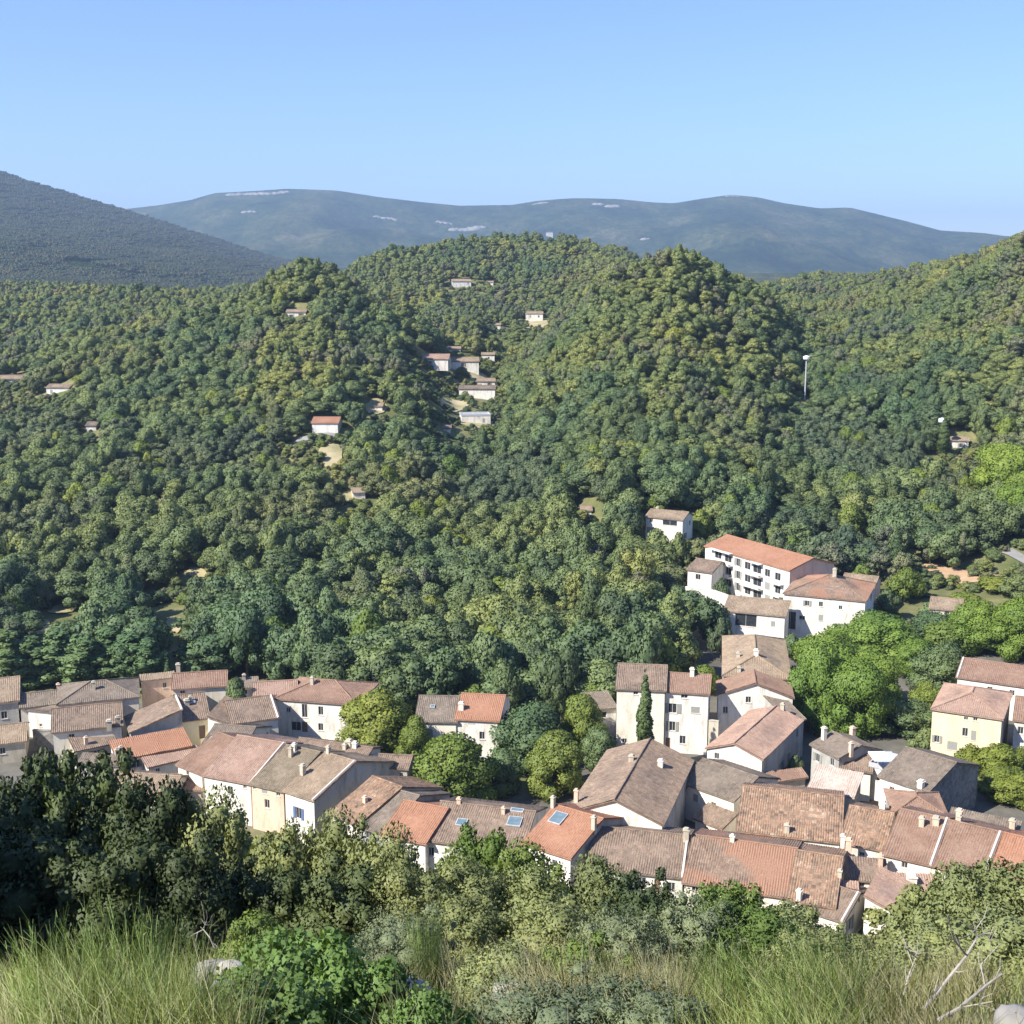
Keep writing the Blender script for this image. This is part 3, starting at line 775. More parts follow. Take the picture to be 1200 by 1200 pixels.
house('white hipped house with brown roof and tall dark windows facing the gap', (323, 818), (417, 825), 6.1, 'H', (378, 796), 'r_red', 'white', chim=[(366, 802, 791)],
      wins=[(357, 833, .9, 2.2, 'plain'), (357, 852, .95, 1.7, 'door'), (376, 833, .8, 1.4, 'plain'), (376, 852, .8, 1.2, 'plain'), (347, 851, 1.6, 1.5, 'plain'), (405, 836, .8, 1.3, 'plain'), (338, 832, .7, .8, 'plain')])
house('brown roof below the white triangular wall, first of the diagonal row', (238, 876), (277, 884), 4.6, 'E', (284, 851), 'r_grey', 'cream', chim=[(249, 874, 862), (254, 876, 868)], wins=[(250, 885, .7, .9, 'plain')])
house('reddish narrow roof between the brown and the long pink roof of the row', (205, 897), (240, 905), 5.2, 'E', (300, 868), 'r_red', 'cream', wins=[(220, 905, .7, .9, 'plain')])
house('long pink roof of the diagonal row, white eaves wall below', (240, 907), (293, 918), 6, 'E', (330, 870), 'r_pink', 'white', wins=[(287, 922, .5, .5, 'plain'), (270, 926, .8, 1.1, 'plain')], coping='r')
house('olive-brown lichen roof over a peach wall in the diagonal row', (294, 918), (333, 926), 6.3, 'E', (378, 880), 'r_olive', 'pink', wins=[(297, 922, .7, .7, 'plain'), (310, 926, .9, .9, 'closed'), (326, 930, .6, .7, 'plain'), (313, 942, .8, 1.2, 'plain')], chim=[(341, 887, 873), (345, 880, 870)])
house('tan roof ending the diagonal row, white front with one blue-shuttered window', (334, 926), (368, 937), 6.6, 'E', (416, 891), 'r_tan', 'white', wins=[(350, 953, .9, 1.5, 'bshut')], chim=[(355, 908, 893, .7), (374, 880, 869)], side=('r', 'l', 'b', 'grey'), auto=False, coping='r')  # grey on the side and back walls is painted shade
house('long faded pinkish-grey roof behind the diagonal row', (342, 880), (424, 893), 6.6, 'E', (352, 864), 'r_old', 'cream', chim=[(409, 874, 866, 1.0), (416, 876, 869, .8), (404, 878, 872)], auto=False, wins=[(390, 895, .8, .8, 'plain')])
house('small block with a blank pale grey front behind the diagonal row', (441, 898), (477, 900), 6, 'E', (478, 885), 'r_old', 'grey', auto=False, wins=[(470, 908, .6, .6, 'plain')])
house('mottled brown roof stepping down right of the dark side wall', (389, 952), (419, 966), 5.4, 'E', (465, 921), 'r_mott', 'cream', wins=[(400, 966, .8, 1.1, 'plain')], chim=[(428, 940, 934)])
house('narrow grey-brown roof strip between mottled brown and orange roofs', (422, 967), (450, 977), 5.2, 'E', (483, 931), 'r_grey', 'grey', wins=[(432, 978, .8, 1.1, 'plain')])
house('faded orange roof next to the narrow grey-brown strip, seen over bushes', (451, 976), (496, 989), 5.2, 'E', (513, 946), 'r_orange', 'white', wins=[(470, 990, .8, 1.1, 'plain')])
house('long brown roof with two framed skylights in the middle of the near row', (497, 988), (612, 992), 5.2, 'E', (637, 950), 'r_old', 'white', wins=[(505, 998, .8, 1.1, 'plain'), (560, 1000, .8, 1.1, 'plain')], sky=[(541, 965, 1.3, 1.2), (603, 964, 1.7, 1.6), (606, 951, 1.6, .6)], chim=[(590, 954, 945, .5), (538, 942, 936)])
house('bright orange roof with one bluish skylight and a dark right side wall', (617, 986), (666, 1006), 6, 'E', (694, 958), 'r_orange', 'white', sky=[(654, 960, 1.7, 2.0)], side=('r', 'grey'), auto=False, wins=[(650, 1012, .7, .9, 'plain')], chim=[(648, 947, 930, .55), (696, 972, 952, .6)])  # right wall coloured grey to paint in its shade
house('large barn-like house with white front gable and brown roof of two slopes', (667, 949), (775, 967), 6.6, 'G', (796, 890), 'r_old', 'white', pitch=.4, side=('r', 'l', 'b', 'grey'), auto=False, chim=[(674, 905, 884, .6), (740, 892, 884, .8), (774, 898, 889, .8)], wins=[(707, 955, 1.2, 1.7, 'plain')])  # all walls but the white front greyed, shade painted into them
house('small cream house with grey-brown roof beside the dark courtyard', (799, 915), (859, 938), 5, 'E', (884, 909), 'r_grey', 'cream', wins=[(836, 945, .8, 1.1, 'plain'), (815, 935, .8, 1, 'closed')], side=('r', 'cream'))
house('low pink lean-to joining the cream house to the gabled barn', (786, 921), (800, 926), 4.4, 'S', (806, 893), 'r_mott', 'beige', auto=False, wins=[(792, 932, .5, .6, 'plain')])
house('low tiled annexe in the courtyard below the cream house', (815, 958), (846, 970), 2.6, 'S', (850, 952), 'r_old', 'cream', auto=False, wins=[(828, 972, .6, .7, 'plain')])
house('tall pale tower-like house behind the cypress, ivy on its corner', (723, 806), (779, 809), 10, 'E', (779, 779), 'r_old', 'cream', wins=[(745, 812, .7, .6, 'plain'), (732, 868, .7, .7, 'plain'), (735, 880, .6, .6, 'plain')], auto=False)
house('three-storey white house joined to the tower-like house, right of the cypress', (780, 809), (830, 813), 9.7, 'E', (830, 790), 'r_red', 'white',
      wins=[(802, 815, 1.0, .9, 'plain'), (788, 830, 1.3, 1.5, 'shut'), (788, 831, 1.3, 1.5, 'plain'), (815, 832, 1.3, 1.0, 'closed'), (788, 851, .9, 1.5, 'shut'), (788, 854, .9, 1.4, 'plain'), (787, 853, .8, 1.4, 'closed'), (782, 871, .9, 1.8, 'door'), (800, 867, .9, 1.3, 'plain')], chim=[(811, 792, 781, .8)], auto=False)
house('white gabled house with short reddish roof behind the three-storey house', (842, 813), (929, 817), 8, 'G', 6.0, 'r_red', 'white', pitch=.36, wins=[(877, 820, .8, 1.0, 'plain'), (850, 832, .8, 1.1, 'plain'), (905, 834, .8, 1.1, 'plain')])
house('long tan hipped roof climbing behind the white gabled house', (848, 791), (926, 795), 8.4, 'H', 22.0, 'r_tan', 'cream', wins=[(900, 800, .7, .7, 'plain')], chim=[(865, 770, 764, .7), (866, 787, 781, .7), (886, 768, 760, .9)], pitch=.38)
house('white house with pink roof whose long right wall lies in deep shade', (829, 876), (893, 889), 6.4, 'G', (938, 843), 'r_pink', 'white', pitch=.36, side=('r', 'grey'), wins=[(840, 886, .7, .9, 'plain'), (860, 905, .8, 1.2, 'closed')], chim=[(917, 832, 823, .7)])  # shade of the right wall is also painted, grey on a white house
house('grey annexe roof behind the pink-roofed white house', (926, 845), (942, 842), 6.0, 'S', 7.0, 'r_grey', 'grey', auto=False, wins=[(934, 850, .5, .6, 'plain')])
house('grey rendered house with three chimneys, left of the roof terrace', (948, 873), (987, 887), 5.8, 'E', (1020, 872), 'r_grey', 'grey', chim=[(963, 860, 842, .7), (999, 862, 850, .8), (997, 885, 870, .6)], wins=[(958, 888, .9, 1.2, 'shut'), (975, 893, .8, 1.1, 'plain')])
house('small brown lean-to roof beside the grey house with three chimneys', (986, 899), (1020, 905), 4.4, 'S', (1018, 882), 'r_old', 'cream', auto=False, wins=[(1000, 905, .5, .5, 'plain')])
terrace_house = house('flat-roofed white terrace block between the lean-to and the grey stone gable', (1019, 899), (1050, 906), 4.6, 'F', 5.0, 'metal', 'white', auto=False, wins=[(1030, 912, .7, .8, 'plain')])
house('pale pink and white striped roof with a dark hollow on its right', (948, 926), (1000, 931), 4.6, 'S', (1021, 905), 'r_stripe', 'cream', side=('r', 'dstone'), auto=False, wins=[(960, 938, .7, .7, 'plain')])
house('low beige walled yard building left of the striped roof', (905, 915), (944, 910), 3.6, 'S', (946, 899), 'r_red', 'beige', auto=False, wins=[(928, 914, .7, .7, 'plain')])
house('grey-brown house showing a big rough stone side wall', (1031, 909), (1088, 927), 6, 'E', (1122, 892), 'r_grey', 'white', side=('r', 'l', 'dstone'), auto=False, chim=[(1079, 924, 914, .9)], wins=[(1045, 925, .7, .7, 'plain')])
house('square pale yellow house with pinkish hipped roof on the right', (1093, 830), (1174, 842), 8.2, 'H', (1140, 804), 'r_pink', 'yellow', side=('r', 'grey'), auto=False,  # right wall grey where the house is yellow, shade as colour
      wins=[(1131, 858, .8, 1.3, 'plain'), (1141, 862, .7, 1.5, 'closed'), (1116, 874, 1.4, 1.3, 'closed'), (1132, 842, .6, .5, 'plain'), (1143, 843, .6, .5, 'plain'), (1098, 866, .7, 1.1, 'shut')])
house('long low white building with brown roof behind the yellow house', (1122, 793), (1222, 807), 6.6, 'E', (1130, 770), 'r_red', 'white', wins=[(1160, 808, .8, .9, 'plain'), (1186, 812, .8, .9, 'plain')], coping='l')
house('white house cut by the right edge, next to the yellow house', (1189, 843), (1225, 848), 7, 'E', (1192, 815), 'r_red', 'white', wins=[(1196, 856, .8, 1.1, 'plain')])
house('mottled orange-brown roof with pale tiles, wide front near the middle right', (865, 973), (984, 986), 5.4, 'E', (988, 932), 'r_mott', 'white', chim=[(922, 976, 964, .7), (987, 994, 982, .6)], wins=[(880, 979, .7, .5, 'plain')])
house('mottled roof piece ending in a dark gap, right of the wide mottled roof', (985, 986), (1034, 995), 5.4, 'E', (1047, 952), 'r_mott', 'white', chim=[(1034, 948, 938, .8)], wins=[(1010, 1001, .6, .5, 'plain')])
house('large red-brown roof left of the first white mortar line', (1037, 1000), (1091, 1013), 6, 'E', (1108, 958), 'r_red', 'cream', chim=[(1080, 968, 956, .7), (1097, 966, 956, .9)], coping='r', wins=[(1060, 1014, .7, .7, 'plain')])
house('large red-brown roof between the two white mortar lines', (1092, 1013), (1152, 1028), 6, 'E', (1173, 974), 'r_red', 'cream', chim=[(1120, 954, 938, .8), (1124, 958, 950, .6)], coping='r', wins=[(1110, 1024, .7, .7, 'plain')])
house('bright orange roof cut by the right edge of the picture', (1153, 1028), (1222, 1045), 6, 'E', (1176, 974), 'r_orange', 'cream', chim=[(1186, 972, 958, .8)], wins=[(1170, 1040, .7, .7, 'plain')])
house('reddish peaked roof just behind the large red-brown roofs', (1048, 953), (1110, 957), 6.2, 'H', (1074, 929), 'r_red', 'grey', auto=False, wins=[(1060, 960, .5, .5, 'plain')])
house('dark brown strip of roof at the foot of the rough stone wall', (1112, 964), (1190, 980), 5.6, 'S', (1118, 946), 'r_grey', 'grey', auto=False, wins=[(1150, 980, .5, .5, 'plain')])
house('long weathered roof with an orange repaired band, in the front row', (803, 1031), (924, 1053), 5, 'E', (925, 993), 'r_patch', 'cream', wins=[(815, 1040, .8, .9, 'plain'), (850, 1048, .8, .9, 'plain'), (890, 1056, .8, .9, 'plain')], chim=[(858, 986, 979, .6)])
house('brown speckled roof continuing the long front row to the right', (925, 1054), (977, 1062), 5, 'E', (987, 1003), 'r_mott', 'cream', wins=[(950, 1068, .8, .9, 'plain')], chim=[(992, 1036, 1018, .8), (984, 1028, 1018, .5)])
house('brown roof with a pale right verge and chimney, left of the long front row', (691, 1013), (799, 1030), 5, 'E', (798, 978), 'r_old', 'white', wins=[(752, 1035, 1, 1.4, 'plain'), (787, 1040, .8, 1.2, 'plain'), (770, 1038, .6, 1.6, 'door')], chim=[(804, 986, 968, .8)], side=('r', 'grey'), coping='r')  # right wall greyed, shade put into its colour
house('small plain brown roof with a tall chimney at its left end, low front right', (936, 1063), (988, 1078), 4.4, 'E', (1009, 1045), 'r_old', 'cream', chim=[(936, 1062, 1038, .6)], wins=[(955, 1078, .8, .9, 'plain')], coping='r')
house('white house with a bare gable wall facing the bushes at front right', (1013, 1064), (1063, 1076), 5.0, 'VR', 7.0, 'r_pink', 'white', wins=[(1030, 1066, .6, .5, 'closed')], auto=False, side=('l', 'grey'))
house('small pink roof behind the small plain brown roof', (961, 1049), (1004, 1053), 4.9, 'S', (1000, 1032), 'r_pink', 'cream', auto=False, wins=[(970, 1056, .6, .6, 'plain')])
house('flat-looking brown roof below the white wall strip', (998, 1030), (1038, 1032), 4.6, 'S', (1038, 1006), 'r_old', 'cream', auto=False, chim=[(1041, 1018, 1003, .5), (1049, 1017, 1002, .5)], wins=[(1010, 1037, .6, .6, 'plain')])
house('low pinkish roof with a stubby white chimney beside the large bush', (1040, 1048), (1098, 1046), 4.2, 'S', (1098, 1024), 'r_pink', 'cream', auto=False, chim=[(1068, 1036, 1024, 1.2)], wins=[(1060, 1054, .6, .6, 'plain')])
house('pair house with brown roof and pale front among the central trees', (488, 844), (534, 846), 6, 'E', (534, 815), 'r_grey', 'cream', wins=[(504, 859, .8, 1.3, 'closed')], sky=[(507, 829, .7, .7)], auto=False)
house('pair house with orange-red roof and white front among the central trees', (534.5, 842), (584, 844), 6.4, 'E', (592, 814), 'r_orange', 'white', wins=[(552, 845, .9, .6, 'plain'), (565, 862, .8, 1.2, 'plain')], chim=[(533, 822, 812, .9)], auto=False)
house('white shed wall half hidden by trees left of the tower-like house', (694, 831), (722, 829), 5, 'S', 6.0, 'r_grey', 'white', auto=False, wins=[(705, 838, 1.6, 1.0, 'plain')], pitch=.1)

house('tan tiled roof half sunk in the dark bushes below the pinkish lean-to', (128, 922), (186, 940), 3.6, 'E', (187, 909), 'r_tan', 'cream', wins=[(160, 940, .8, .9, 'plain')])
house('grey block in shade just above the dark bushes, left of the tan sunken roof', (97, 891), (140, 899), 3.4, 'S', (140, 883), 'r_grey', 'grey', auto=False, wins=[(120, 902, .8, .9, 'plain')])
house('low reddish roof by a beige yard wall, left end of the diagonal row', (196, 924), (236, 926), 3.0, 'S', (238, 906), 'r_red', 'beige', auto=False, wins=[(212, 930, .8, .9, 'plain')])

# houses at the foot of the wooded hill
big_wins = []
for r_, dy in enumerate((8.5, 22.5, 36)):
    for t_, w_, h_, kd in ((.1, 2.3, 1.5, 'plain'), (.235, 2.3, 1.5, 'plain'), (.37, 1.2, 1.7, 'shut'), (.5, 1.9, 1.6, 'plain'), (.63, 2.6, 1.7, 'plain'), (.77, 1.6, 1.6, 'closed' if r_ else 'plain'), (.91, 1.7, 1.6, 'plain')):
        big_wins.append((833 + 86 * t_, 639 + 30 * t_ + dy * (1 + .12 * t_), w_, h_, kd))
big = house('three-storey white building with balconies and a long bright orange roof', (833, 639), (919, 669), 12.5, 'E', (943, 653), 'r_orange', 'white', side=('r', 'pink'), auto=False, pitch=.3, wins=big_wins)
house('white house with patched red roof right of the balcony building', (919, 695), (1014, 704), 10.0, 'H', 15.0, 'r_patch', 'white', wins=[(926, 727, 2.2, 3.6, 'plain'), (940, 724, 1.2, .8, 'plain'), (946, 707, .8, 1.1, 'shut'), (962, 708, .8, 1.0, 'plain'), (962, 724, .9, 1.2, 'closed'), (985, 712, .7, .8, 'plain')], chim=[(978, 676, 664, .9)], pitch=.36)
house('small white house with tan lean-to roof below the balcony building', (852, 713), (917, 724), 7.4, 'S', (850, 697), 'r_tan', 'white', wins=[(874, 727, 4.2, 2.4, 'plain'), (906, 731, .8, 1.0, 'closed')], auto=False)
house('cream villa standing alone among trees above the village', (757, 605), (800, 609), 15.5, 'E', 7.0, 'r_tan', 'cream', wins=[(763, 609, .9, 1.1, 'plain'), (785, 613, 3.6, 1.2, 'plain'), (765, 622, 3, 1.6, 'closed'), (776, 630, 1, 2, 'plain'), (797, 630, 1, 2.2, 'plain')], chim=[(772, 592, 586, .9)])
house('brown-roofed house with dark left end beside the balcony building', (806, 667), (834, 671), 9.4, 'E', 9.0, 'r_old', 'white', side=('l', 'dstone'), auto=False, wins=[(818, 676, 1.2, 1.2, 'plain')])
house('low tan roof behind the patched red roof, by the tall cypress', (986, 684), (1024, 688), 8, 'E', 8.0, 'r_tan', 'pink', auto=False, wins=[(1012, 694, 2, 1.4, 'plain')])
house('pale tan roof half sunk in trees below the bare orange earth', (1090, 712), (1126, 716), 6.5, 'E', (1126, 702), 'r_tan', 'cream', auto=False, wins=[(1110, 718, .8, .8, 'plain')])
for q in ((480, 810, 600, 872, 185), (690, 775, 835, 895, 170), (835, 750, 932, 840, 185), (310, 792, 425, 862, 185), (1095, 800, 1200, 900, 178), (1122, 768, 1200, 815, 200),
          (755, 586, 806, 625, 300), (830, 625, 945, 700, 265), (845, 696, 920, 748, 250), (918, 662, 1018, 700, 255), (800, 645, 835, 685, 262), (985, 668, 1028, 692, 270), (1088, 700, 1130, 716, 262),
          (0, 785, 300, 860, 195), (330, 860, 480, 915, 160)): keep(*q)

# railings of the balconies: parts of the big building
def balcony_rails():
    root = big
    inv = Matrix.Translation(root.location) @ Matrix.Rotation(root.rotation_euler.z, 4, 'Z')
    inv = inv.inverted()
    segs = [(.01, .3, 8.5), (.05, .3, 22.5), (.55, .71, 22.5), (.44, .71, 36), (.85, .99, 22.5), (.55, .71, 8.5)]
    for t0, t1, dy in segs:
        pxa, pya, pxb, pyb = [q for tt in (t0, t1) for q in (833 + 86 * tt, 639 + 30 * tt + dy * (1 + .12 * tt) + 4.5)]
        ps = []
        for px, py in ((pxa, pya), (pxb, pyb)):
            r = ray(px, py); wn = np.array([math.sin(-root.rotation_euler.z) * -1, -math.cos(root.rotation_euler.z)])
            wn = np.array([math.sin(root.rotation_euler.z), -math.cos(root.rotation_euler.z)])
            p0 = np.array(root.location[:2]); t = ((p0 - CAM[:2]) @ wn) / (r[:2] @ wn)
            ps.append(inv @ Vector(CAM + r * t))
        x0, x1, z = ps[0].x, ps[1].x, min(ps[0].z, ps[1].z)
        m = MB(); m.box((x0, -1.3, z - .35), (x1, -.004, z - .2)); m.box((x0, -1.3, z - .2), (x1, -1.2, z + .45)); m.box((x0, -1.2, z + 2.25), (x1, -.004, z + 2.35))
        m.build('balcony', M['white'], root)
balcony_rails()

# a parasol on the roof terrace
p = on_z(1034, 902, 4.75)
t = thing('parasol', 'square white parasol open on the roof terrace left of the stone gable', 'parasol', (p[0], p[1], 4.75))
m = MB(); m.tube([(0, 0, 0), (0, 0, 2.5)], [.04, .04], 8); m.box((-.3, -.3, 0), (.3, .3, .08)); m.build('pole', M['metal'], t)
m = MB(); c4 = [(-1.6, -1.6, 2.0), (1.6, -1.6, 2.0), (1.6, 1.6, 2.0), (-1.6, 1.6, 2.0)]
for i in range(4):
    a, b = c4[i], c4[(i + 1) % 4]; m.poly([a, b, (0, 0, 2.62)]); m.poly([(a[0], a[1], 1.8), (b[0], b[1], 1.8), b, a])
m.build('canopy', M['canvas'], t)

# garden walls
def garden_wall(label, pts, z, h, mat, th=.4):
    w = [on_z(px, py, z) for px, py in pts]
    m = MB()
    for a, b in zip(w, w[1:]):
        d = (b - a)[:2]; L = np.linalg.norm(d); d /= L; n = np.array([-d[1], d[0]]) * th
        m.prism([(a[0], a[1], z), (b[0], b[1], z), (b[0] + n[0], b[1] + n[1], z), (a[0] + n[0], a[1] + n[1], z)], h)
        m.prism([(a[0] - d[0] * .05 - n[0] * .15, a[1] - n[1] * .15, z + .1), (b[0] - n[0] * .15, b[1] - n[1] * .15, z + .1), (b[0] + n[0] * 1.15, b[1] + n[1] * 1.15, z + .1), (a[0] + n[0] * 1.15, a[1] + n[1] * 1.15, z + .1)], .097)
    o = m.build('garden_wall', M[mat]); tag(o, label, 'wall'); return o
garden_wall('dark garden wall under the bright white blank block', [(38, 856), (64, 857), (70, 874)], 3.2, 3.4, 'dstone')
garden_wall('beige courtyard wall between the three-storey house and the pink-roofed house', [(812, 842), (842, 846)], 5.4, 5.6, 'beige')
garden_wall('long pale retaining wall in front of the low front-right roofs', [(918, 1068), (950, 1078), (985, 1086)], 2.6, 3.2, 'cream')
garden_wall('white terrace wall below the brown-roofed house by the balcony building', [(803, 688), (835, 692), (858, 700)], 7.5, 5, 'white')
garden_wall('pale low wall in shade under the central trees', [(573, 897), (600, 900)], 2.0, 2.4, 'grey')
garden_wall('white parapet wall at the right end of the village, by the yellow bush', [(1172, 886), (1194, 892)], 2.6, 2.8, 'white')
drape('bare_earth', [(1078, 672), (1150, 690), (1156, 676), (1090, 654)], M['earth'])
drape('road', [(1170, 648), (1225, 676), (1225, 666), (1180, 642)], M['asphalt'])
drape('dry_field', [(52, 722), (98, 718), (98, 708), (58, 712)], M['field'])
drape('dry_field', [(196, 742), (212, 742), (214, 722), (196, 724)], M['field'])
drape('dry_field', [(35, 745), (58, 745), (64, 730), (45, 728)], M['field'])
drape('track', [(215, 676), (246, 680), (246, 670), (218, 666)], M['field'])
drape('track', [(395, 590), (425, 590), (425, 575), (400, 575)], M['field'])
drape('dry_slope', [(375, 548), (402, 558), (402, 520), (376, 522)], M['field'])
drape('dry_slope', [(502, 478), (556, 482), (556, 464), (508, 462)], M['field'])
drape('dry_slope', [(516, 448), (584, 452), (584, 436), (524, 436)], M['field'])
drape('dry_slope', [(536, 506), (584, 508), (584, 492), (540, 492)], M['field'])
drape('dry_slope', [(612, 386), (646, 388), (646, 374), (614, 374)], M['field'])
drape('dry_slope', [(424, 486), (452, 488), (452, 470), (428, 470)], M['field'])
for q in ((1078, 652, 1158, 692, 280), (1168, 640, 1210, 672, 290), (62, 711, 96, 720, 298), (180, 690, 212, 712, 299), (200, 728, 208, 740, 290), (42, 736, 52, 742, 300), (222, 668, 240, 674, 330), (384, 530, 396, 550, 420), (515, 467, 550, 472, 470)): keep(*q)

# ------------------------------------------------------------------ villas scattered over the hills
def villa(label, px, py, wpx, hpx, roofmat, wallmat, yaw=0, typ='E', dep=None, pitch=.32, **kw):
    P = hit(px, py); Y = P[1]; s = F / np.linalg.norm(P - CAM)
    W = wpx / s; hgt = hpx / s / .97
    u = np.array([math.cos(R(yaw)), math.sin(R(yaw))])
    D = dep or max(5, W * .7)
    A = P[:2] - u * W / 2
    r_ = build_house(label, A, u, W, D, P[2] + hgt, typ, roofmat, wallmat, pitch, zb=P[2] - 1.5, name='villa', cat='villa', **kw)
    keep(px - wpx / 2 - 2, py - hpx - 8, px + wpx / 2 + 2, py + 1, Y)
    return r_
villa('pink-roofed long villa at the left of the hillside hamlet', 505, 430, 40, 9, 'r_pink', 'white', -4, dep=10)
villa('pale tan villa right of the pink-roofed long villa', 543, 436, 36, 12, 'r_tan', 'white', 5, dep=9)
villa('small cream house tucked behind the pale tan villa', 531, 417, 17, 8, 'r_tan', 'white', 0)
villa('tiny white house right of the hillside hamlet', 572, 425, 15, 9, 'r_tan', 'white', 0)
villa('long white terrace house in the middle of the hillside clearing', 559, 467, 42, 11, 'r_grey', 'white', -3, dep=6)
villa('cream house just above the long white terrace house', 568, 455, 24, 8, 'r_tan', 'white', 3)
villa('roofless pale ruin below the long white terrace house', 558, 498, 34, 10, 'metal', 'white', 8, typ='F')
villa('white house with a red roof and a paved forecourt in the woods', 381, 508, 30, 12, 'r_orange', 'white', -2, dep=8)
villa('small cream cabin by the dry slope below the red-roofed forest house', 421, 585, 14, 8, 'r_tan', 'white', 15)
villa('white house high on the round pine hill at left of centre', 347, 373, 22, 7, 'r_tan', 'white', 0)
villa('pale house at the left edge of the picture among woods', 10, 452, 30, 7, 'r_tan', 'white', 8)
villa('white-walled house right of the left edge house in the woods', 68, 463, 26, 8, 'r_tan', 'white', -6)
villa('lone white cabin deep in the left woods', 107, 506, 11, 7, 'r_grey', 'white', 0)
villa('cream house with a bright gable on the central far hill', 541, 337, 22, 7, 'r_tan', 'white', 10)
villa('tiny white house just right of the bright gable house on the far hill', 574, 335, 8, 4, 'r_tan', 'white', 0)
villa('pale house peeping over trees left of the big pine hill', 626, 377, 20, 9, 'r_tan', 'white', 0)
villa('white hut on the crest of the far wooded hill', 644, 278, 8, 5, 'r_grey', 'white', 0)
villa('small pale hut among trees above the valley centre', 687, 606, 12, 8, 'r_tan', 'white', 0)
villa('tiny pale hut in the woods left of the hillside hamlet', 443, 482, 10, 6, 'r_tan', 'white', 0)
villa('tiny white hut below the roofless pale ruin', 523, 507, 10, 5, 'r_grey', 'white', 0)
villa('pale house among trees on the right-hand slope', 1120, 526, 26, 9, 'r_tan', 'white', -10)
villa('tiny white house above the hillside hamlet', 582, 386, 9, 5, 'r_tan', 'white', 0)
drape('forecourt', [(345, 520), (395, 518), (398, 509), (350, 515)], M['asphalt'])
keep(348, 508, 398, 518, 480)

# white-topped masts standing clear of the trees
def mast(label, px, ptop, pbase):
    P = hit(px, pbase); h = (pbase - ptop) / F * np.linalg.norm(P - CAM)
    t = thing('white_topped_mast', label, 'mast', (P[0], P[1], P[2] - .5))
    m = MB(); m.tube([(0, 0, 0), (0, 0, h * .5), (0, 0, h - .8)], [.28, .24, .2], 8); m.build('pole', M['metal'], t)
    m = MB(); m.tube([(0, 0, h - 1.6), (0, 0, h - 1.2), (0, 0, h - .3), (0, 0, h)], [.5, 1.1, 1.2, .4], 10); m.build('mast_top', M['canvas'], t)
    keep(px - 5, ptop - 3, px + 5, pbase - 12, P[1] - 2)
mast('tall white-topped mast rising from the pines right of the big hill', 943, 417, 470)
mast('short white-topped mast on the right slope beside a dark cypress', 1102, 490, 530)
# ------------------------------------------------------------------ trees
def unit(v): return v / (np.linalg.norm(v, axis=-1, keepdims=True) + 1e-9)

def leaf_cards(clumps, n, size, rng, jitter=.7, asp=.8, shell=(.8, 1.08), centre=None, up=.25):
    """n leaf-sized diamonds on the outside of overlapping clumps; returns verts, quads, normals"""
    c = np.array([q[:3] for q in clumps], float); r = np.array([q[3] for q in clumps], float)
    sq = np.array([q[4] if len(q) > 4 else 1.0 for q in clumps], float)
    p = r ** 2 * sq; p /= p.sum()
    k = rng.choice(len(c), int(n * 2.2), p=p)
    d = rng.normal(size=(len(k), 3)); d[:, 2] += up; d = unit(d)
    off = d * (r[k] * rng.uniform(*shell, len(k)))[:, None]; off[:, 2] *= sq[k]
    P = c[k] + off
    # drop leaves buried deep in other clumps
    dist = np.linalg.norm((P[:, None] - c[None]) / np.stack([r, r, r * sq], -1)[None], axis=-1)
    dist[np.arange(len(k)), k] = 9
    ok = dist.min(1) > .74
    P, d, k = P[ok][:n], d[ok][:n], k[ok][:n]
    m = len(P)
    nr = unit(d + rng.normal(size=(m, 3)) * jitter)
    flip = (nr * d).sum(1) < 0; nr[flip] *= -1
    t = unit(np.cross(nr, rng.normal(size=(m, 3)))); b = np.cross(nr, t)
    s = size * rng.uniform(.6, 1.25, m)[:, None]
    v = np.stack([P - t * s * .5, P - b * s * asp * .5, P + t * s * .5 + nr * s * .12, P + b * s * asp * .5], 1).reshape(-1, 3)
    f = np.arange(m * 4).reshape(-1, 4)[:, ::-1].copy()
    a, bb, cc = v[f[:, 0]], v[f[:, 1]], v[f[:, 2]]
    w = (np.cross(bb - a, cc - a) * nr).sum(1) < 0
    f[w] = f[w][:, ::-1]
    cen = c.mean(0) if centre is None else np.array(centre)
    out = unit(P - cen)
    N = unit(d * .75 + out * .35 + nr * .45 + np.array([0, 0, .1]))
    return v, f, np.repeat(N, 4, 0)

def cores(clumps, k=.74, seg=7, ring=5):
    """solid blob added inside each clump to stop light leaking through"""
    V, Fc, N = [], [], []; n = 0
    for q in clumps:
        x, y, z, r = q[:4]; sq = q[4] if len(q) > 4 else 1
        for i in range(ring + 1):
            th = math.pi * (i + .02) / (ring + .04)
            for j in range(seg):
                ph = 2 * math.pi * j / seg + i
                d = (math.sin(th) * math.cos(ph), math.sin(th) * math.sin(ph), math.cos(th))
                V.append((x + d[0] * r * k, y + d[1] * r * k, z + d[2] * r * k * sq)); N.append(d)
        for i in range(ring):
            for j in range(seg):
                a = n + i * seg + j; b = n + i * seg + (j + 1) % seg
                Fc.append((a, a + seg, b + seg, b))
        n = len(V)
    return np.array(V), np.array(Fc), np.array(N)

def crown_mesh(name, clumps, n, size, mat, rng, core=.72, **kw):
    v, f, N = leaf_cards(clumps, n, size, rng, **kw)
    if core:
        v2, f2, N2 = cores(clumps, core)  # unseen cores added to block light through the crown
        f = np.concatenate([f, f2 + len(v)]); v = np.concatenate([v, v2]); N = np.concatenate([N, N2])
    return mesh_np(name, v, f, mat, normals=N)

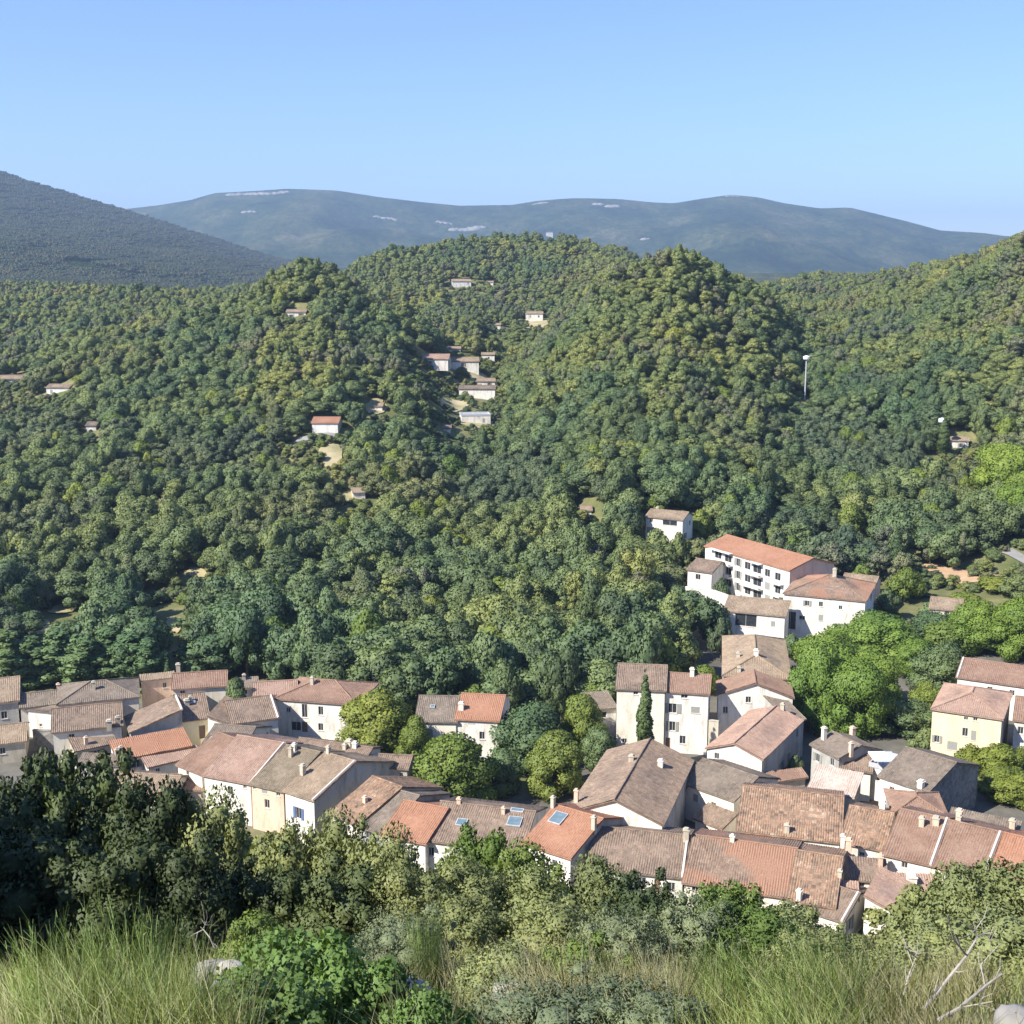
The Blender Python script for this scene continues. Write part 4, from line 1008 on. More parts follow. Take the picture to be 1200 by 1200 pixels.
def cl_broad(rng, R_=4.0, h=9.0, n=15, low=.3):
    """lumpy broad crown"""
    out = []
    for i in range(n):
        a = 2 * math.pi * (i * .618); t = (i + .5) / n
        z = h * (low + (1 - low) * t * .86) ; prof = math.sin(math.pi * min(1, .28 + .72 * t)) ** .6
        rr = R_ * prof * rng.uniform(.45, .78) * (1 if i < n - 2 else .35)
        out.append((rr * math.cos(a), rr * math.sin(a), z, R_ * rng.uniform(.32, .5), .85))
    out.append((0, 0, h * .62, R_ * .62, .9))
    return out
def cl_pine(rng, R_=3.2, h=10.0, n=16):
    out = []
    for i in range(n):
        t = (i + .5) / n; z = h * (.36 + .5 * t) + rng.uniform(-.3, .3); a = 2 * math.pi * (i * .618 + rng.uniform(-.1, .1))
        rr = R_ * (1 - t ** 2.2) ** .5 * rng.uniform(.35, .8)
        out.append((rr * math.cos(a), rr * math.sin(a), z, R_ * rng.uniform(.32, .48), .8))
    out.append((rng.normal(0, .4), rng.normal(0, .4), h * .84, R_ * .42, .9))
    return out
def cl_column(rng, R_, h, n=10, tip=.25, base=.06):
    out = []
    for i in range(n):
        t = i / (n - 1); z = h * (base + (1 - base) * t)
        w = R_ * (min(1, .55 + 2.2 * t) if t < .25 else (1 - ((t - .25) / .75) ** 2.2 * (1 - tip)))
        out.append((rng.normal(0, R_ * .12), rng.normal(0, R_ * .12), z, w, 1.25 if i < n - 1 else 1.8))
    return out

def trunk_mesh(name, h, r, rng, limbs=4, spread=2.0, top=.6, mat='bark'):
    m = MB()
    k = [(rng.normal(0, .05) * i, rng.normal(0, .05) * i, h * top * i / 4) for i in range(5)]
    k[0] = (0, 0, -.8)
    m.tube(k, [r * 1.25, r, r * .85, r * .7, r * .45], 7)
    for i in range(limbs):
        a = 2 * math.pi * i / limbs + rng.uniform(-.4, .4); z0 = h * top * rng.uniform(.45, .95)
        e = (spread * math.cos(a), spread * math.sin(a), z0 + h * .2)
        m.tube([(0, 0, z0), (e[0] * .5, e[1] * .5, z0 + h * .08), e], [r * .5, r * .35, r * .12], 5)
    return mesh_np(name, m.v, m.f, M[mat])

class Proto:
    def __init__(s, clumps, n, size, mat, h, R_, rng, tr=.22, limbs=4, top=.6, **kw):
        s.crown = crown_mesh('crown', clumps, n, size, M[mat], rng, **kw)
        s.trunk = trunk_mesh('trunk', h, tr, rng, limbs, R_ * .5, top)
        s.h, s.R, s.first = h, R_, None
        z = np.zeros(len(s.crown.vertices) * 3, np.float32); s.crown.vertices.foreach_get('co', z); s.h = float(z.reshape(-1, 3)[:, 2].max())
        s.R = float(np.percentile(np.hypot(z.reshape(-1, 3)[:, 0], z.reshape(-1, 3)[:, 1]), 97))
    def plant(s, name, label, cat, x, y, z, h, w, group=None, rng=RNG):
        t = thing(name, label, cat, (x, y, z), rng.uniform(0, 6.28), group)
        t.scale = (w / (2 * s.R), w / (2 * s.R), h / s.h)
        c = obj('crown', s.crown, t); obj('trunk', s.trunk, t)
        if s.first is None: s.first = c
        return t
g = np.random.default_rng(21)
def ragged(cl, rng, k=.3):
    return [(q[0] + rng.normal(0, k), q[1] + rng.normal(0, k), q[2] + rng.normal(0, k), q[3] * rng.uniform(.7, 1.25)) + q[4:] for q in cl] + \
           [(q[0] * 1.25, q[1] * 1.25, q[2] + rng.uniform(-.2, .9), q[3] * rng.uniform(.3, .5), 1) for q in cl[::2]]
BROAD = [Proto(ragged(cl_broad(g, 4, 9, n_), g, .5), 2600, .55, 'l_broad', 9, 4, g) for n_ in (15, 11, 18, 9)]
OAK = [Proto(ragged(cl_broad(g, 3.6, 7.5, 13, .26), g, .5), 2300, .5, 'l_broad2', 7.5, 3.6, g) for _ in range(2)]
PINE = [Proto(ragged(cl_pine(g, 3.2, 10, 15), g, .45), 2300, .45, 'l_pine', 10, 3.2, g, jitter=.9, core=.66) for _ in range(3)]
GPINE = [Proto(ragged(cl_pine(g, 3.0, 9.5, 13), g, .5), 2000, .45, 'l_pine2', 9.5, 3, g, jitter=.9, core=.62) for _ in range(2)]
LIGHT = [Proto(cl_broad(g, 4, 8.5, 14, .24), 2300, .6, 'l_light', 8.5, 4, g)]

# --- trees that stand out one by one
PLANE = [Proto(ragged(cl_broad(g, 6.5, 13, 26, .18), g, .6), 14000, .42, 'l_plane', 13, 6.5, g, tr=.4, jitter=.6) for _ in range(2)]
VILL = [Proto(ragged(cl_broad(g, 5, 11, 22, .16), g, .5), 9000, .4, 'l_light', 11, 5, g, tr=.3) for _ in range(2)]
DARKT = Proto(ragged(cl_broad(g, 4.5, 9, 20, .16), g, .5), 7500, .4, 'l_dgreen', 9, 4.5, g, tr=.3)
CYPR = Proto(cl_column(g, 1.0, 13, 14, .1), 4200, .34, 'l_cyp', 13, 1, g, tr=.16, limbs=0, top=.9, core=.85)
def cl_poplar(rng, R_, h, n=34):
    out = [(0, 0, h * (.2 + .7 * i / 7), R_ * .62 * (1 - .5 * (i / 7) ** 2), 1.3) for i in range(8)]
    for i in range(n):
        t = rng.uniform(.08, .97); a = rng.uniform(0, 6.28); w = R_ * .72 * (1 - t ** 2.4 * .8) * min(1, .6 + 2 * t)
        out.append((w * math.cos(a), w * math.sin(a), h * t, R_ * rng.uniform(.26, .42), 1.5))
    return out
POPL = [Proto(cl_poplar(g, 2.0, 13), 4200, .46, 'l_popl', 13, 2, g, tr=.22, limbs=2, top=.8) for _ in range(2)]
ROUND = Proto(cl_broad(g, 4.4, 9, 18, .12), 4200, .5, 'l_light', 9, 4.4, g)
LIME = Proto(cl_broad(g, 3, 4.2, 12, .12), 3000, .36, 'l_lime', 4.2, 3, g, tr=.12)
SMALL = Proto(cl_broad(g, 2.6, 5, 12, .14), 2600, .36, 'l_broad', 5, 2.6, g, tr=.12)

def stand(proto, name, label, px, ptop, Y, wpx, cat='tree', group=None, zb=None, name_h=None):
    r = ray(px, ptop); P = CAM + r * (Y / r[1])
    z = H(P[0], Y) - .2 if zb is None else zb
    s = F / np.linalg.norm(P - CAM)
    return proto.plant(name, label, cat, P[0], Y, z, P[2] - z, wpx / s, group)

stand(CYPR, 'cypress', 'tall slender dark cypress in front of the tower-like house', 757, 783, 169, 20)
stand(CYPR, 'cypress', 'cypress standing at the wood edge left of the bare orange earth', 1053, 612, 272, 16)
stand(CYPR, 'cypress', 'dark cypress beside the short white-topped mast', 1108, 486, 365, 13)
stand(CYPR, 'cypress', 'thin cypress behind the left end of the village roofs', 196, 770, 204, 12)
for i, (px, top, Y, w_) in enumerate(((6, 738, 207, 50), (36, 746, 209, 44), (66, 736, 210, 48), (96, 742, 207, 46), (124, 734, 209, 48), (150, 740, 207, 44), (176, 746, 206, 42))):
    stand(POPL[i % 2], 'poplar', 'pale green poplar in the row behind the left end of the village', px, top, Y, w_, group='row of poplars behind the left village')
stand(PLANE[0], 'plane_tree', 'large bright green plane tree beside the white gabled house, leftmost of the plane clump', 974, 738, 200, 92)
stand(PLANE[1], 'plane_tree', 'large bright green plane tree, tallest and rearmost of the plane clump', 1035, 718, 222, 112)
stand(PLANE[0], 'plane_tree', 'bright green plane tree at the front centre of the plane clump', 1022, 762, 196, 84)
stand(PLANE[1], 'plane_tree', 'plane tree at the right edge of the plane clump near the dark street', 1072, 748, 214, 60)
stand(PLANE[1], 'plane_tree', 'bright green plane tree nearest the pink-roofed house, front left of the clump', 962, 752, 187, 74)
stand(PLANE[0], 'plane_tree', 'bright green plane tree nearest the village street, low front of the clump', 1006, 768, 185, 86)
stand(DARKT, 'cedar', 'dark blue-green tree at the foot of the plane clump', 1060, 820, 186, 78)
stand(DARKT, 'cedar', 'dark green tree behind the plane clump, below the pale tan roof', 1098, 716, 234, 56)
stand(PLANE[1], 'plane_tree', 'big bright green tree behind the long low white building, left one', 1152, 704, 226, 78)
stand(PLANE[0], 'plane_tree', 'big bright green tree at the right edge behind the long low building', 1200, 698, 222, 80)
stand(PLANE[0], 'plane_tree', 'tall light green tree on the right edge above the road', 1186, 518, 318, 84)
stand(PLANE[1], 'plane_tree', 'light green tree on the right edge just beneath the taller light tree', 1196, 566, 300, 70)
stand(LIME, 'tree', 'yellow-green bush tree in front of the yellow house', 1140, 872, 167, 44)
stand(VILL[0], 'tree', 'round green tree below the yellow house on the right', 1178, 898, 160, 66)
stand(LIME, 'tree', 'yellow-green shrub beside the white house at the right edge', 1198, 874, 168, 26)
stand(SMALL, 'tree', 'small green tree right of the rough stone gable', 1160, 905, 163, 34)
stand(VILL[0], 'tree', 'leafy green tree right of the white hipped house', 440, 806, 176, 98)
stand(VILL[1], 'tree', 'big leafy green tree in front of the pair house', 532, 858, 158, 96)
stand(DARKT, 'tree', 'grey-green tree right of the pair house', 622, 824, 174, 92)
stand(VILL[1], 'tree', 'yellowish green tree just left of the barn-like house', 652, 856, 163, 72)
stand(DARKT, 'tree', 'dark tree in the shade between the central trees', 590, 880, 164, 50)
stand(VILL[0], 'tree', 'green tree behind the big leafy tree, left of the pair house', 486, 838, 172, 50)
stand(SMALL, 'tree', 'bushy green tree growing among the left cluster roofs', 276, 792, 186, 34)
stand(SMALL, 'tree', 'small olive green tree in a yard of the left cluster', 236, 884, 164, 28)
stand(SMALL, 'tree', 'dark shrub below the white triangular wall yard', 222, 900, 160, 30)
stand(ROUND, 'tree', 'round yellow-green tree standing alone in the valley meadow', 196, 660, 300, 54)
stand(SMALL, 'tree', 'clipped green shrub behind the small white house with tan lean-to roof', 928, 742, 224, 26)
stand(SMALL, 'tree', 'green shrub left of the balcony building terrace', 846, 676, 252, 26)
stand(LIGHT[0], 'tree', 'light green tree behind the long tan hipped roof', 826, 778, 205, 40)
stand(LIGHT[0], 'tree', 'light green tree at the top right corner of the patched red roof', 1012, 660, 262, 32)
stand(LIME, 'tree', 'bright yellow-green tree behind the pair house', 590, 782, 200, 50)
stand(SMALL, 'tree', 'round tree hiding the foot of the cream villa', 770, 618, 276, 40)
stand(SMALL, 'tree', 'second tree at the foot of the cream villa, on its right', 796, 622, 274, 26)
stand(LIGHT[0], 'tree', 'light green tree by the cream villa', 822, 596, 292, 30)

stand(VILL[1], 'tree', 'green tree left of the white shed wall', 684, 812, 178, 56)
stand(DARKT, 'tree', 'dark tree below the white shed wall', 702, 852, 172, 44)
stand(VILL[0], 'tree', 'green tree behind the white shed wall', 704, 788, 196, 60)
stand(DARKT, 'cedar', 'dark tree filling the gap above the dark street right of the planes', 1110, 752, 214, 46)
stand(SMALL, 'tree', 'low green tree beside the yellow house on its left', 1086, 852, 176, 36)
stand(SMALL, 'tree', 'low green tree at the road bend on the right', 1150, 700, 262, 44)
stand(SMALL, 'tree', 'bushy tree left of the bare orange earth', 1076, 688, 262, 30)
stand(LIGHT[0], 'tree', 'light green tree above the road on the right edge', 1176, 618, 296, 50)
stand(SMALL, 'tree', 'shrubby tree in the yard before the grey house with three chimneys', 932, 884, 166, 22)

def stand_on(proto, name, label, px, ptop, pbase, wpx, cat='tree'):
    P = hit(px, pbase)
    return stand(proto, name, label, px, ptop, P[1], wpx, cat)
stand_on(SMALL, 'tree', 'round dark bush in front of the pale tan villa of the hamlet', 541, 429, 446, 22)
stand_on(DARKT, 'cedar', 'almost black conifer behind the hillside hamlet', 508, 384, 412, 26)
stand_on(DARKT, 'cedar', 'dark conifer right of the dry slope in the valley wood', 437, 516, 548, 26)
stand_on(CYPR, 'cypress', 'cypress rising from the valley wood right of the dry slope', 508, 508, 548, 13)

stand(DARKT, 'tree', 'dark leafy tree added in the shadow gap between the plane clump and the long low building', 1104, 756, 206, 66)  # added dark tree stands in for a gap of shadow
stand(VILL[0], 'tree', 'green tree at the lower right foot of the plane clump', 1088, 798, 192, 46)
stand(VILL[1], 'tree', 'full green tree at the right edge below the white house', 1172, 872, 166, 60)
stand(VILL[0], 'tree', 'leafy tree cut by the right edge above the orange roof', 1196, 905, 158, 60)
stand(LIGHT[0], 'tree', 'green tree on the left rim of the bare orange earth', 1062, 664, 258, 40)
stand(SMALL, 'tree', 'bushy tree beneath the bare orange earth', 1094, 704, 240, 40)
stand(LIGHT[0], 'tree', 'green tree on the lower rim of the bare orange earth', 1132, 694, 252, 44)
stand(LIGHT[0], 'tree', 'green tree on the right rim of the bare orange earth', 1168, 676, 262, 50)
stand(SMALL, 'tree', 'dense tree by the road at the right edge', 1196, 672, 256, 44)
stand(BROAD[0], 'tree', 'dark rounded tree just above the bare orange earth', 1122, 640, 292, 40)
stand(OAK[0], 'tree', 'oak left of the road on the right', 1160, 640, 286, 40)
stand(SMALL, 'tree', 'shrubby tree right of the low tan roof', 1040, 690, 246, 34)
stand(LIGHT[0], 'tree', 'light green tree below the pale sunken tan roof', 1112, 728, 226, 60)
stand(BROAD[1], 'tree', 'broad tree behind the poplar row at the left edge', 20, 716, 236, 60)
stand(BROAD[2], 'tree', 'broad tree behind the middle of the poplar row', 84, 724, 230, 50)
stand(OAK[1], 'tree', 'oak behind the right end of the poplar row', 150, 716, 240, 54)
stand(LIGHT[0], 'tree', 'light green tree in the left valley meadow', 120, 700, 270, 40)
stand(BROAD[0], 'tree', 'broad tree right of the poplar row', 230, 716, 236, 56)

stand(BROAD[1], 'tree', 'dark tree hiding the foot of the white terrace wall, left one', 804, 688, 238, 54)
stand(BROAD[2], 'tree', 'dark tree hiding the foot of the white terrace wall, middle one', 834, 697, 230, 44)
stand(OAK[1], 'tree', 'oak at the left corner of the small white house with tan lean-to roof', 846, 722, 222, 30)

# --- the woods
def candidates(y0, y1, sp, half=.52):
    ys = np.arange(y0, y1, sp); P = []
    for y in ys:
        xs = np.arange(-half * (y + 20), half * (y + 20), sp)
        P.append(np.stack([xs + RNG.uniform(-.45, .45, len(xs)) * sp, np.full(len(xs), y) + RNG.uniform(-.45, .45, len(xs)) * sp], -1))
    return np.concatenate(P)
C = np.concatenate([candidates(166, 330, 5.1), candidates(330, 620, 4.5), candidates(620, 1260, 5.6)])
Z = height(C[:, 0], C[:, 1])
pxs = C[:, 0] / C[:, 1] * F + 600
lim = np.interp(pxs, [-300, 150, 180, 330, 430, 480, 600, 680, 720, 830, 862, 930, 1150, 1400], [213, 213, 210, 206, 190, 192, 192, 194, 196, 206, 262, 268, 258, 250])
ok = C[:, 1] > lim
for x, y, r in FOOT: ok &= (C[:, 0] - x) ** 2 + (C[:, 1] - y) ** 2 > r * r
qx, qy = proj(np.stack([C[:, 0], C[:, 1], Z + 5], -1))
rad = 4.0 * F / C[:, 1]
for x0, y0_, x1, y1_, Y in BOXES:
    ok &= ~((C[:, 1] < Y) & (qx > x0 - rad) & (qx < x1 + rad) & (qy > y0_ - rad * 1.1) & (qy < y1_ + rad * 1.1))
low = np.zeros(len(C), bool)
free = C[:, 1] > lim
for x, y, r in FOOT: free &= (C[:, 0] - x) ** 2 + (C[:, 1] - y) ** 2 > r * r
low = free & ~ok & (RNG.random(len(C)) < .8) & (C[:, 1] > 262)
CL, ZL = C[low], Z[low]
C, Z, pxs, qx, qy = C[ok], Z[ok], pxs[ok], qx[ok], qy[ok]
nz = fbm(C[:, 0] / 45, C[:, 1] / 45, 3); nz2 = fbm(C[:, 0] / 25 + 50, C[:, 1] / 25, 2)
pine_p = np.clip((Z - 16) / 34, 0, 1) * .75 + (nz - .5) * 2.2 + np.where((pxs > 620) & (pxs < 930), .25, 0) - np.where((pxs < 430) & (C[:, 1] < 420), .35, 0)
u1 = RNG.random(len(C))
kind = np.where(u1 < pine_p, 2, np.where(nz2 > .56, 1, 0))
kind = np.where((kind == 2) & (RNG.random(len(C)) < np.clip(.25 + (nz2 - .5) * 2.5 + (pxs > 930) * .2, .05, .7)), 3, kind)
kind = np.where((kind < 2) & (RNG.random(len(C)) < .05), 4, kind)
KP = {0: BROAD, 1: OAK, 2: PINE, 3: GPINE, 4: LIGHT}
big_near = np.clip((330 - C[:, 1]) / 120, 0, 1)
hts = {0: 8.0, 1: 6.8, 2: 7.6, 3: 7.2, 4: 7.0}
hh = np.array([hts[k] for k in kind]) * np.clip(RNG.normal(1, .2, len(C)), .6, 1.55) * (.92 + .42 * big_near)
ww = np.where(kind < 2, 7.4, np.where(kind == 4, 6.8, 5.8)) * np.clip(RNG.normal(1, .2, len(C)), .6, 1.5) * (1 + .25 * big_near)
variant = np.array([RNG.integers(0, len(KP[k])) for k in kind])
# which can be seen from the camera
inframe = (qx > -25) & (qx < 1225) & (qy > 0) & (qy < 1200)
tops = np.stack([C[:, 0], C[:, 1], Z + hh * .85], -1)
vis = inframe.copy()
for a in np.linspace(.45, .985, 45):
    q = CAM + (tops - CAM) * a
    vis &= q[:, 2] > height(q[:, 0], q[:, 1]) + np.where(q[:, 1] > 240, 2.5, 0)
order = np.argsort(C[:, 1])
solo = np.zeros(len(C), bool)
LAB = {0: ('broadleaf_tree', 'rounded dark green broadleaf tree packed in the valley wood behind the village', 'broadleaf trees packed in the valley wood'),
       2: ('pine_tree', 'olive green pine tree growing on the wooded hill slopes above the village', 'pine trees on the wooded slopes')}
for fam, kinds_, cap in ((0, (0, 1, 4), 300), (2, (2, 3), 300)):
    pick = [i for i in order if vis[i] and kind[i] in kinds_][:cap]
    for i in pick:
        solo[i] = True
        nm, lb, gr = LAB[fam]
        KP[kind[i]][variant[i]].plant(nm, lb, 'tree', C[i, 0], C[i, 1], Z[i] - .3, hh[i], ww[i], gr)
for ps in KP.values():
    for p_ in ps:
        if p_.first is None:
            raise RuntimeError('prototype without an individual tree')

def scatter(name, pts, idx, rot, scl, sources):
    me = bpy.data.meshes.new(name); me.vertices.add(len(pts)); me.vertices.foreach_set('co', np.asarray(pts, np.float32).ravel())
    a = me.attributes.new('idx', 'INT', 'POINT'); a.data.foreach_set('value', np.asarray(idx, np.int32))
    a = me.attributes.new('rot', 'FLOAT_VECTOR', 'POINT'); a.data.foreach_set('vector', np.asarray(rot, np.float32).ravel())
    a = me.attributes.new('scl', 'FLOAT_VECTOR', 'POINT'); a.data.foreach_set('vector', np.asarray(scl, np.float32).ravel())
    o = obj(name, me); o['kind'] = 'stuff'
    ng = bpy.data.node_groups.new(name, 'GeometryNodeTree')
    ng.interface.new_socket('Geometry', in_out='INPUT', socket_type='NodeSocketGeometry')
    ng.interface.new_socket('Geometry', in_out='OUTPUT', socket_type='NodeSocketGeometry')
    N, L = ng.nodes, ng.links
    gi, go = N.new('NodeGroupInput'), N.new('NodeGroupOutput')
    def attr(nm, ty):
        n = N.new('GeometryNodeInputNamedAttribute'); n.data_type = ty; n.inputs[0].default_value = nm; return n.outputs[0]
    ai, ar, asx = attr('idx', 'INT'), attr('rot', 'FLOAT_VECTOR'), attr('scl', 'FLOAT_VECTOR')
    j = N.new('GeometryNodeJoinGeometry')
    for k, src in enumerate(sources):
        oi = N.new('GeometryNodeObjectInfo'); oi.inputs['Object'].default_value = src; oi.inputs['As Instance'].default_value = True
        cp = N.new('FunctionNodeCompare'); cp.data_type = 'INT'; cp.operation = 'EQUAL'
        L.new(ai, cp.inputs[2]); cp.inputs[3].default_value = k
        ip = N.new('GeometryNodeInstanceOnPoints')
        L.new(gi.outputs[0], ip.inputs['Points']); L.new(cp.outputs[0], ip.inputs['Selection'])
        L.new(oi.outputs['Geometry'], ip.inputs['Instance']); L.new(ar, ip.inputs['Rotation']); L.new(asx, ip.inputs['Scale'])
        L.new(ip.outputs[0], j.inputs[0])
    L.new(j.outputs[0], go.inputs[0])
    md = o.modifiers.new('scatter', 'NODES'); md.node_group = ng
    return o

protos = []; start = {}
for k in KP:
    start[k] = len(protos); protos += KP[k]
rest = ~solo
def pack(mask, name):
    i = np.where(mask)[0]
    idx = np.array([start[kind[q]] + variant[q] for q in i])
    ph = np.array([protos[q].h for q in idx]); pr = np.array([protos[q].R for q in idx])
    rot = np.stack([RNG.normal(0, .05, len(i)), RNG.normal(0, .05, len(i)), RNG.uniform(0, 6.28, len(i))], -1)
    scl = np.stack([ww[i] / (2 * pr)] * 2 + [hh[i] / ph], -1)
    pts = np.stack([C[i, 0], C[i, 1], Z[i] - .3], -1)
    o = scatter(name, pts, idx, rot, scl, [p_.first for p_ in protos])
    o['label'] = 'dense mixed wood of oaks and pines covering the hills'; o['category'] = 'forest'
    return o
pack(rest, 'forest')
CL = np.concatenate([CL + RNG.normal(0, 2.2, CL.shape) for _ in range(4)]); ZL = height(CL[:, 0], CL[:, 1])
kp = np.ones(len(CL), bool)
for x, y, a, b in DRAPED: kp &= ((CL[:, 0] - x) / (a + .5)) ** 2 + ((CL[:, 1] - y) / (b + .5)) ** 2 > 1
CL, ZL = CL[kp], ZL[kp]
nl = len(CL); il = RNG.integers(0, len(protos), nl); sl_ = RNG.uniform(.14, .4, nl)
fs = scatter('undergrowth', np.stack([CL[:, 0], CL[:, 1], ZL - .6], -1), il, np.stack([0 * sl_, 0 * sl_, RNG.uniform(0, 6.28, nl)], -1), np.stack([sl_ * 1.25, sl_ * 1.25, sl_ * .9], -1), [p_.first for p_ in protos])
fs['label'] = 'low shrubs growing in the clearings of the wood'; fs['category'] = 'undergrowth'

# --- far woods on the first mountain: patches of small crowns
def patch_mesh(rng):
    V, Fc, N = [], [], []; n = 0
    for i in range(46):
        x, y = rng.uniform(-15, 15, 2); r = rng.uniform(1.7, 2.7)
        cl = [(x, y, 3 + rng.uniform(-.5, 1), r, 1.1), (x + rng.normal(0, 1.5), y + rng.normal(0, 1.5), 4.6, r * .7, 1)]
        v, f, nn = leaf_cards(cl, 40, 1.2, rng, jitter=.6)
        v2, f2, n2 = cores(cl, .85, 6, 4)
        for a, b, c in ((v, f, nn), (v2, f2, n2)):
            V.append(a); Fc.append(b + n); N.append(c); n += len(a)
    return mesh_np('woodland', np.concatenate(V), np.concatenate(Fc), M['l_pine2' if rng.random() < .3 else 'l_broad2'], normals=np.concatenate(N))
srcs = []
for k in range(4):
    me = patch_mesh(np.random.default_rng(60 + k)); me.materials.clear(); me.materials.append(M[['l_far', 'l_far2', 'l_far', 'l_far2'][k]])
    x, y = [(-300, 1500), (-180, 1460), (60, 1420), (-420, 1620)][k]
    o = obj('woodland', me, loc=(x, y, H(x, y))); o['kind'] = 'stuff'; srcs.append(o)
    o['label'] = 'distant patch of wood on the lower mountain slope'; o['category'] = 'woodland'
def spread(y0, y1, n):
    y = np.sqrt(RNG.uniform(y0 ** 2, y1 ** 2, n)); return np.stack([RNG.uniform(-.5, .12, n) * y, y], -1)
C2 = np.concatenate([spread(1255, 1700, 5200), spread(1700, 2400, 6500), spread(2400, 3650, 17000)])
px2 = C2[:, 0] / C2[:, 1] * F + 600
C2 = C2[(px2 < 760)]
Z2 = height(C2[:, 0], C2[:, 1])
sc = RNG.uniform(.7, 1.15, len(C2))
keepm = fbm(C2[:, 0] / 160, C2[:, 1] / 160, 3) < .74
C2, Z2, sc = C2[keepm], Z2[keepm], sc[keepm]
fo = scatter('far_forest', np.stack([C2[:, 0], C2[:, 1], Z2 - 1], -1), RNG.integers(0, 4, len(C2)),
        np.stack([0 * sc, 0 * sc, RNG.uniform(0, 6.28, len(C2))], -1), np.stack([sc] * 3, -1), srcs)
fo['label'] = 'blue-green distant forest on the left mountain'; fo['category'] = 'forest'

# --- limestone outcrops on the far ridges
def outcrop(label, px, py, wpx, hpx, rng):
    P = hit(px, py); s = F / np.linalg.norm(P - CAM); w_, h_ = wpx / s, hpx / s
    V, Fc = [], []; n = 0
    nk = max(6, int(wpx / 2))
    for k in range(nk):
        cx = ((k + .5) / nk - .5 + rng.uniform(-.3, .3) / nk) * w_; cy = np.clip(rng.normal(0, w_ * .04), -h_ * .25, h_ * .25); r = max(h_ * rng.uniform(.3, .6), .62 * w_ / nk)
        zz = H(P[0] + cx, P[1] + cy) - P[2] - r * .2
        for i in range(5):
            for j in range(7):
                th = math.pi * i / 4; ph = 2 * math.pi * j / 7
                q = rng.uniform(.75, 1.2)
                V.append((cx + r * 1.5 * q * math.sin(th) * math.cos(ph), cy + r * q * math.sin(th) * math.sin(ph), zz + r * q * .8 * math.cos(th)))
        for i in range(4):
            for j in range(7):
                a = n + i * 7 + j; b = n + i * 7 + (j + 1) % 7; Fc.append((a, a + 7, b + 7, b))
        n = len(V)
    o = obj('rock_outcrop', mesh_np('rock_outcrop', V, np.array(Fc), M['rock']), loc=tuple(P)); tag(o, label, 'rock', None)
og = np.random.default_rng(8)
for lb, px, py, w_, h_ in (('long pale cliff just under the far ridge, left of centre', 302, 228, 66, 7), ('small pale cliff below the left end of the long ridge cliff', 292, 249, 14, 5),
        ('pale rock streak on the far range above the central hill, upper left one', 452, 257, 26, 5), ('pale rock streak running down right on the far range', 548, 270, 34, 9),
        ('short pale rock band between the two streaks of the far range', 521, 262, 18, 5), ('pale rocks just below the middle of the far ridge line', 634, 239, 16, 4),
        ('white scree spot on the far ridge right of centre', 718, 243, 12, 8), ('small pale scree left of the white scree spot on the ridge', 700, 240, 8, 6),
        ('faint pale rock on the summit of the right far peak', 858, 230, 14, 3), ('small pale rock on the far range above the right hill', 757, 281, 7, 6),
        ('pale rock band on the lower slope of the left mountain, larger', 128, 303, 24, 6), ('pale rock band right of the larger one on the left mountain', 150, 301, 16, 4), ('faint rock band low on the left mountain, rightmost', 208, 304, 22, 4)):
    outcrop(lb, px, py, w_, h_, og)
# ------------------------------------------------------------------ the near slope: bushes, grass, rocks
def cl_bush(rng, R_, h, n, low=.12):
    out = []
    for i in range(n):
        a = 2 * math.pi * (i * .618 + rng.uniform(-.08, .08)); t = (i + .5) / n
        z = h * (low + (.88 - low) * t * rng.uniform(.85, 1.1))
        rr = R_ * (1 - .75 * t ** 2) * rng.uniform(.45, .85)
        out.append((rr * math.cos(a), rr * math.sin(a), z, R_ * rng.uniform(.2, .36), .9))
    out.append((0, 0, h * .5, R_ * .55, 1))
    for i in range(n):                      # loose sprigs outside the main clumps
        a = rng.uniform(0, 6.28); t = rng.uniform(.15, 1.0); rr = R_ * (1.08 - .8 * t ** 2.2) * rng.uniform(.85, 1.1)
        out.append((rr * math.cos(a), rr * math.sin(a), h * t * rng.uniform(.92, 1.08), R_ * rng.uniform(.07, .15), 1.2))
    return out
g = np.random.default_rng(77)
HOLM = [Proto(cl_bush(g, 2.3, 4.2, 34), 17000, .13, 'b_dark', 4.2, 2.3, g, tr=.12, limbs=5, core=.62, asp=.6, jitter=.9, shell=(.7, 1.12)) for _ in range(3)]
SCRUB = [Proto(cl_bush(g, 2.1, 3.4, 34), 17000, .115, 'b_olive', 3.4, 2.1, g, tr=.09, limbs=5, core=.58, asp=.55, jitter=.95, shell=(.65, 1.15)) for _ in range(3)]
GREENB = [Proto(cl_bush(g, 2.0, 3.2, 30), 15000, .12, 'l_light', 3.2, 2.0, g, tr=.09, limbs=5, core=.58, asp=.6, jitter=.9, shell=(.65, 1.15)) for _ in range(2)]
GREYB = [Proto(cl_bush(g, 1.3, 1.9, 26, .06), 13000, .062, 'b_grey', 1.9, 1.3, g, tr=.05, limbs=5, core=.5, asp=.4, jitter=1, shell=(.55, 1.2)) for _ in range(2)]
BRAM = [Proto(cl_bush(g, 1.1, 1.3, 22, .05), 7500, .075, 'b_bright', 1.3, 1.1, g, tr=.04, limbs=5, core=.5, asp=.75, jitter=.8, shell=(.6, 1.15)) for _ in range(2)]
SLOPE = [Proto(cl_bush(g, 2.2, 3.6, 20), 8500, .16, 'b_olive', 3.6, 2.2, g, tr=.1, limbs=4, core=.66) for _ in range(2)] + \
        [Proto(cl_bush(g, 2.2, 3.8, 20), 8500, .17, 'l_broad', 3.8, 2.2, g, tr=.1, limbs=4, core=.66)]

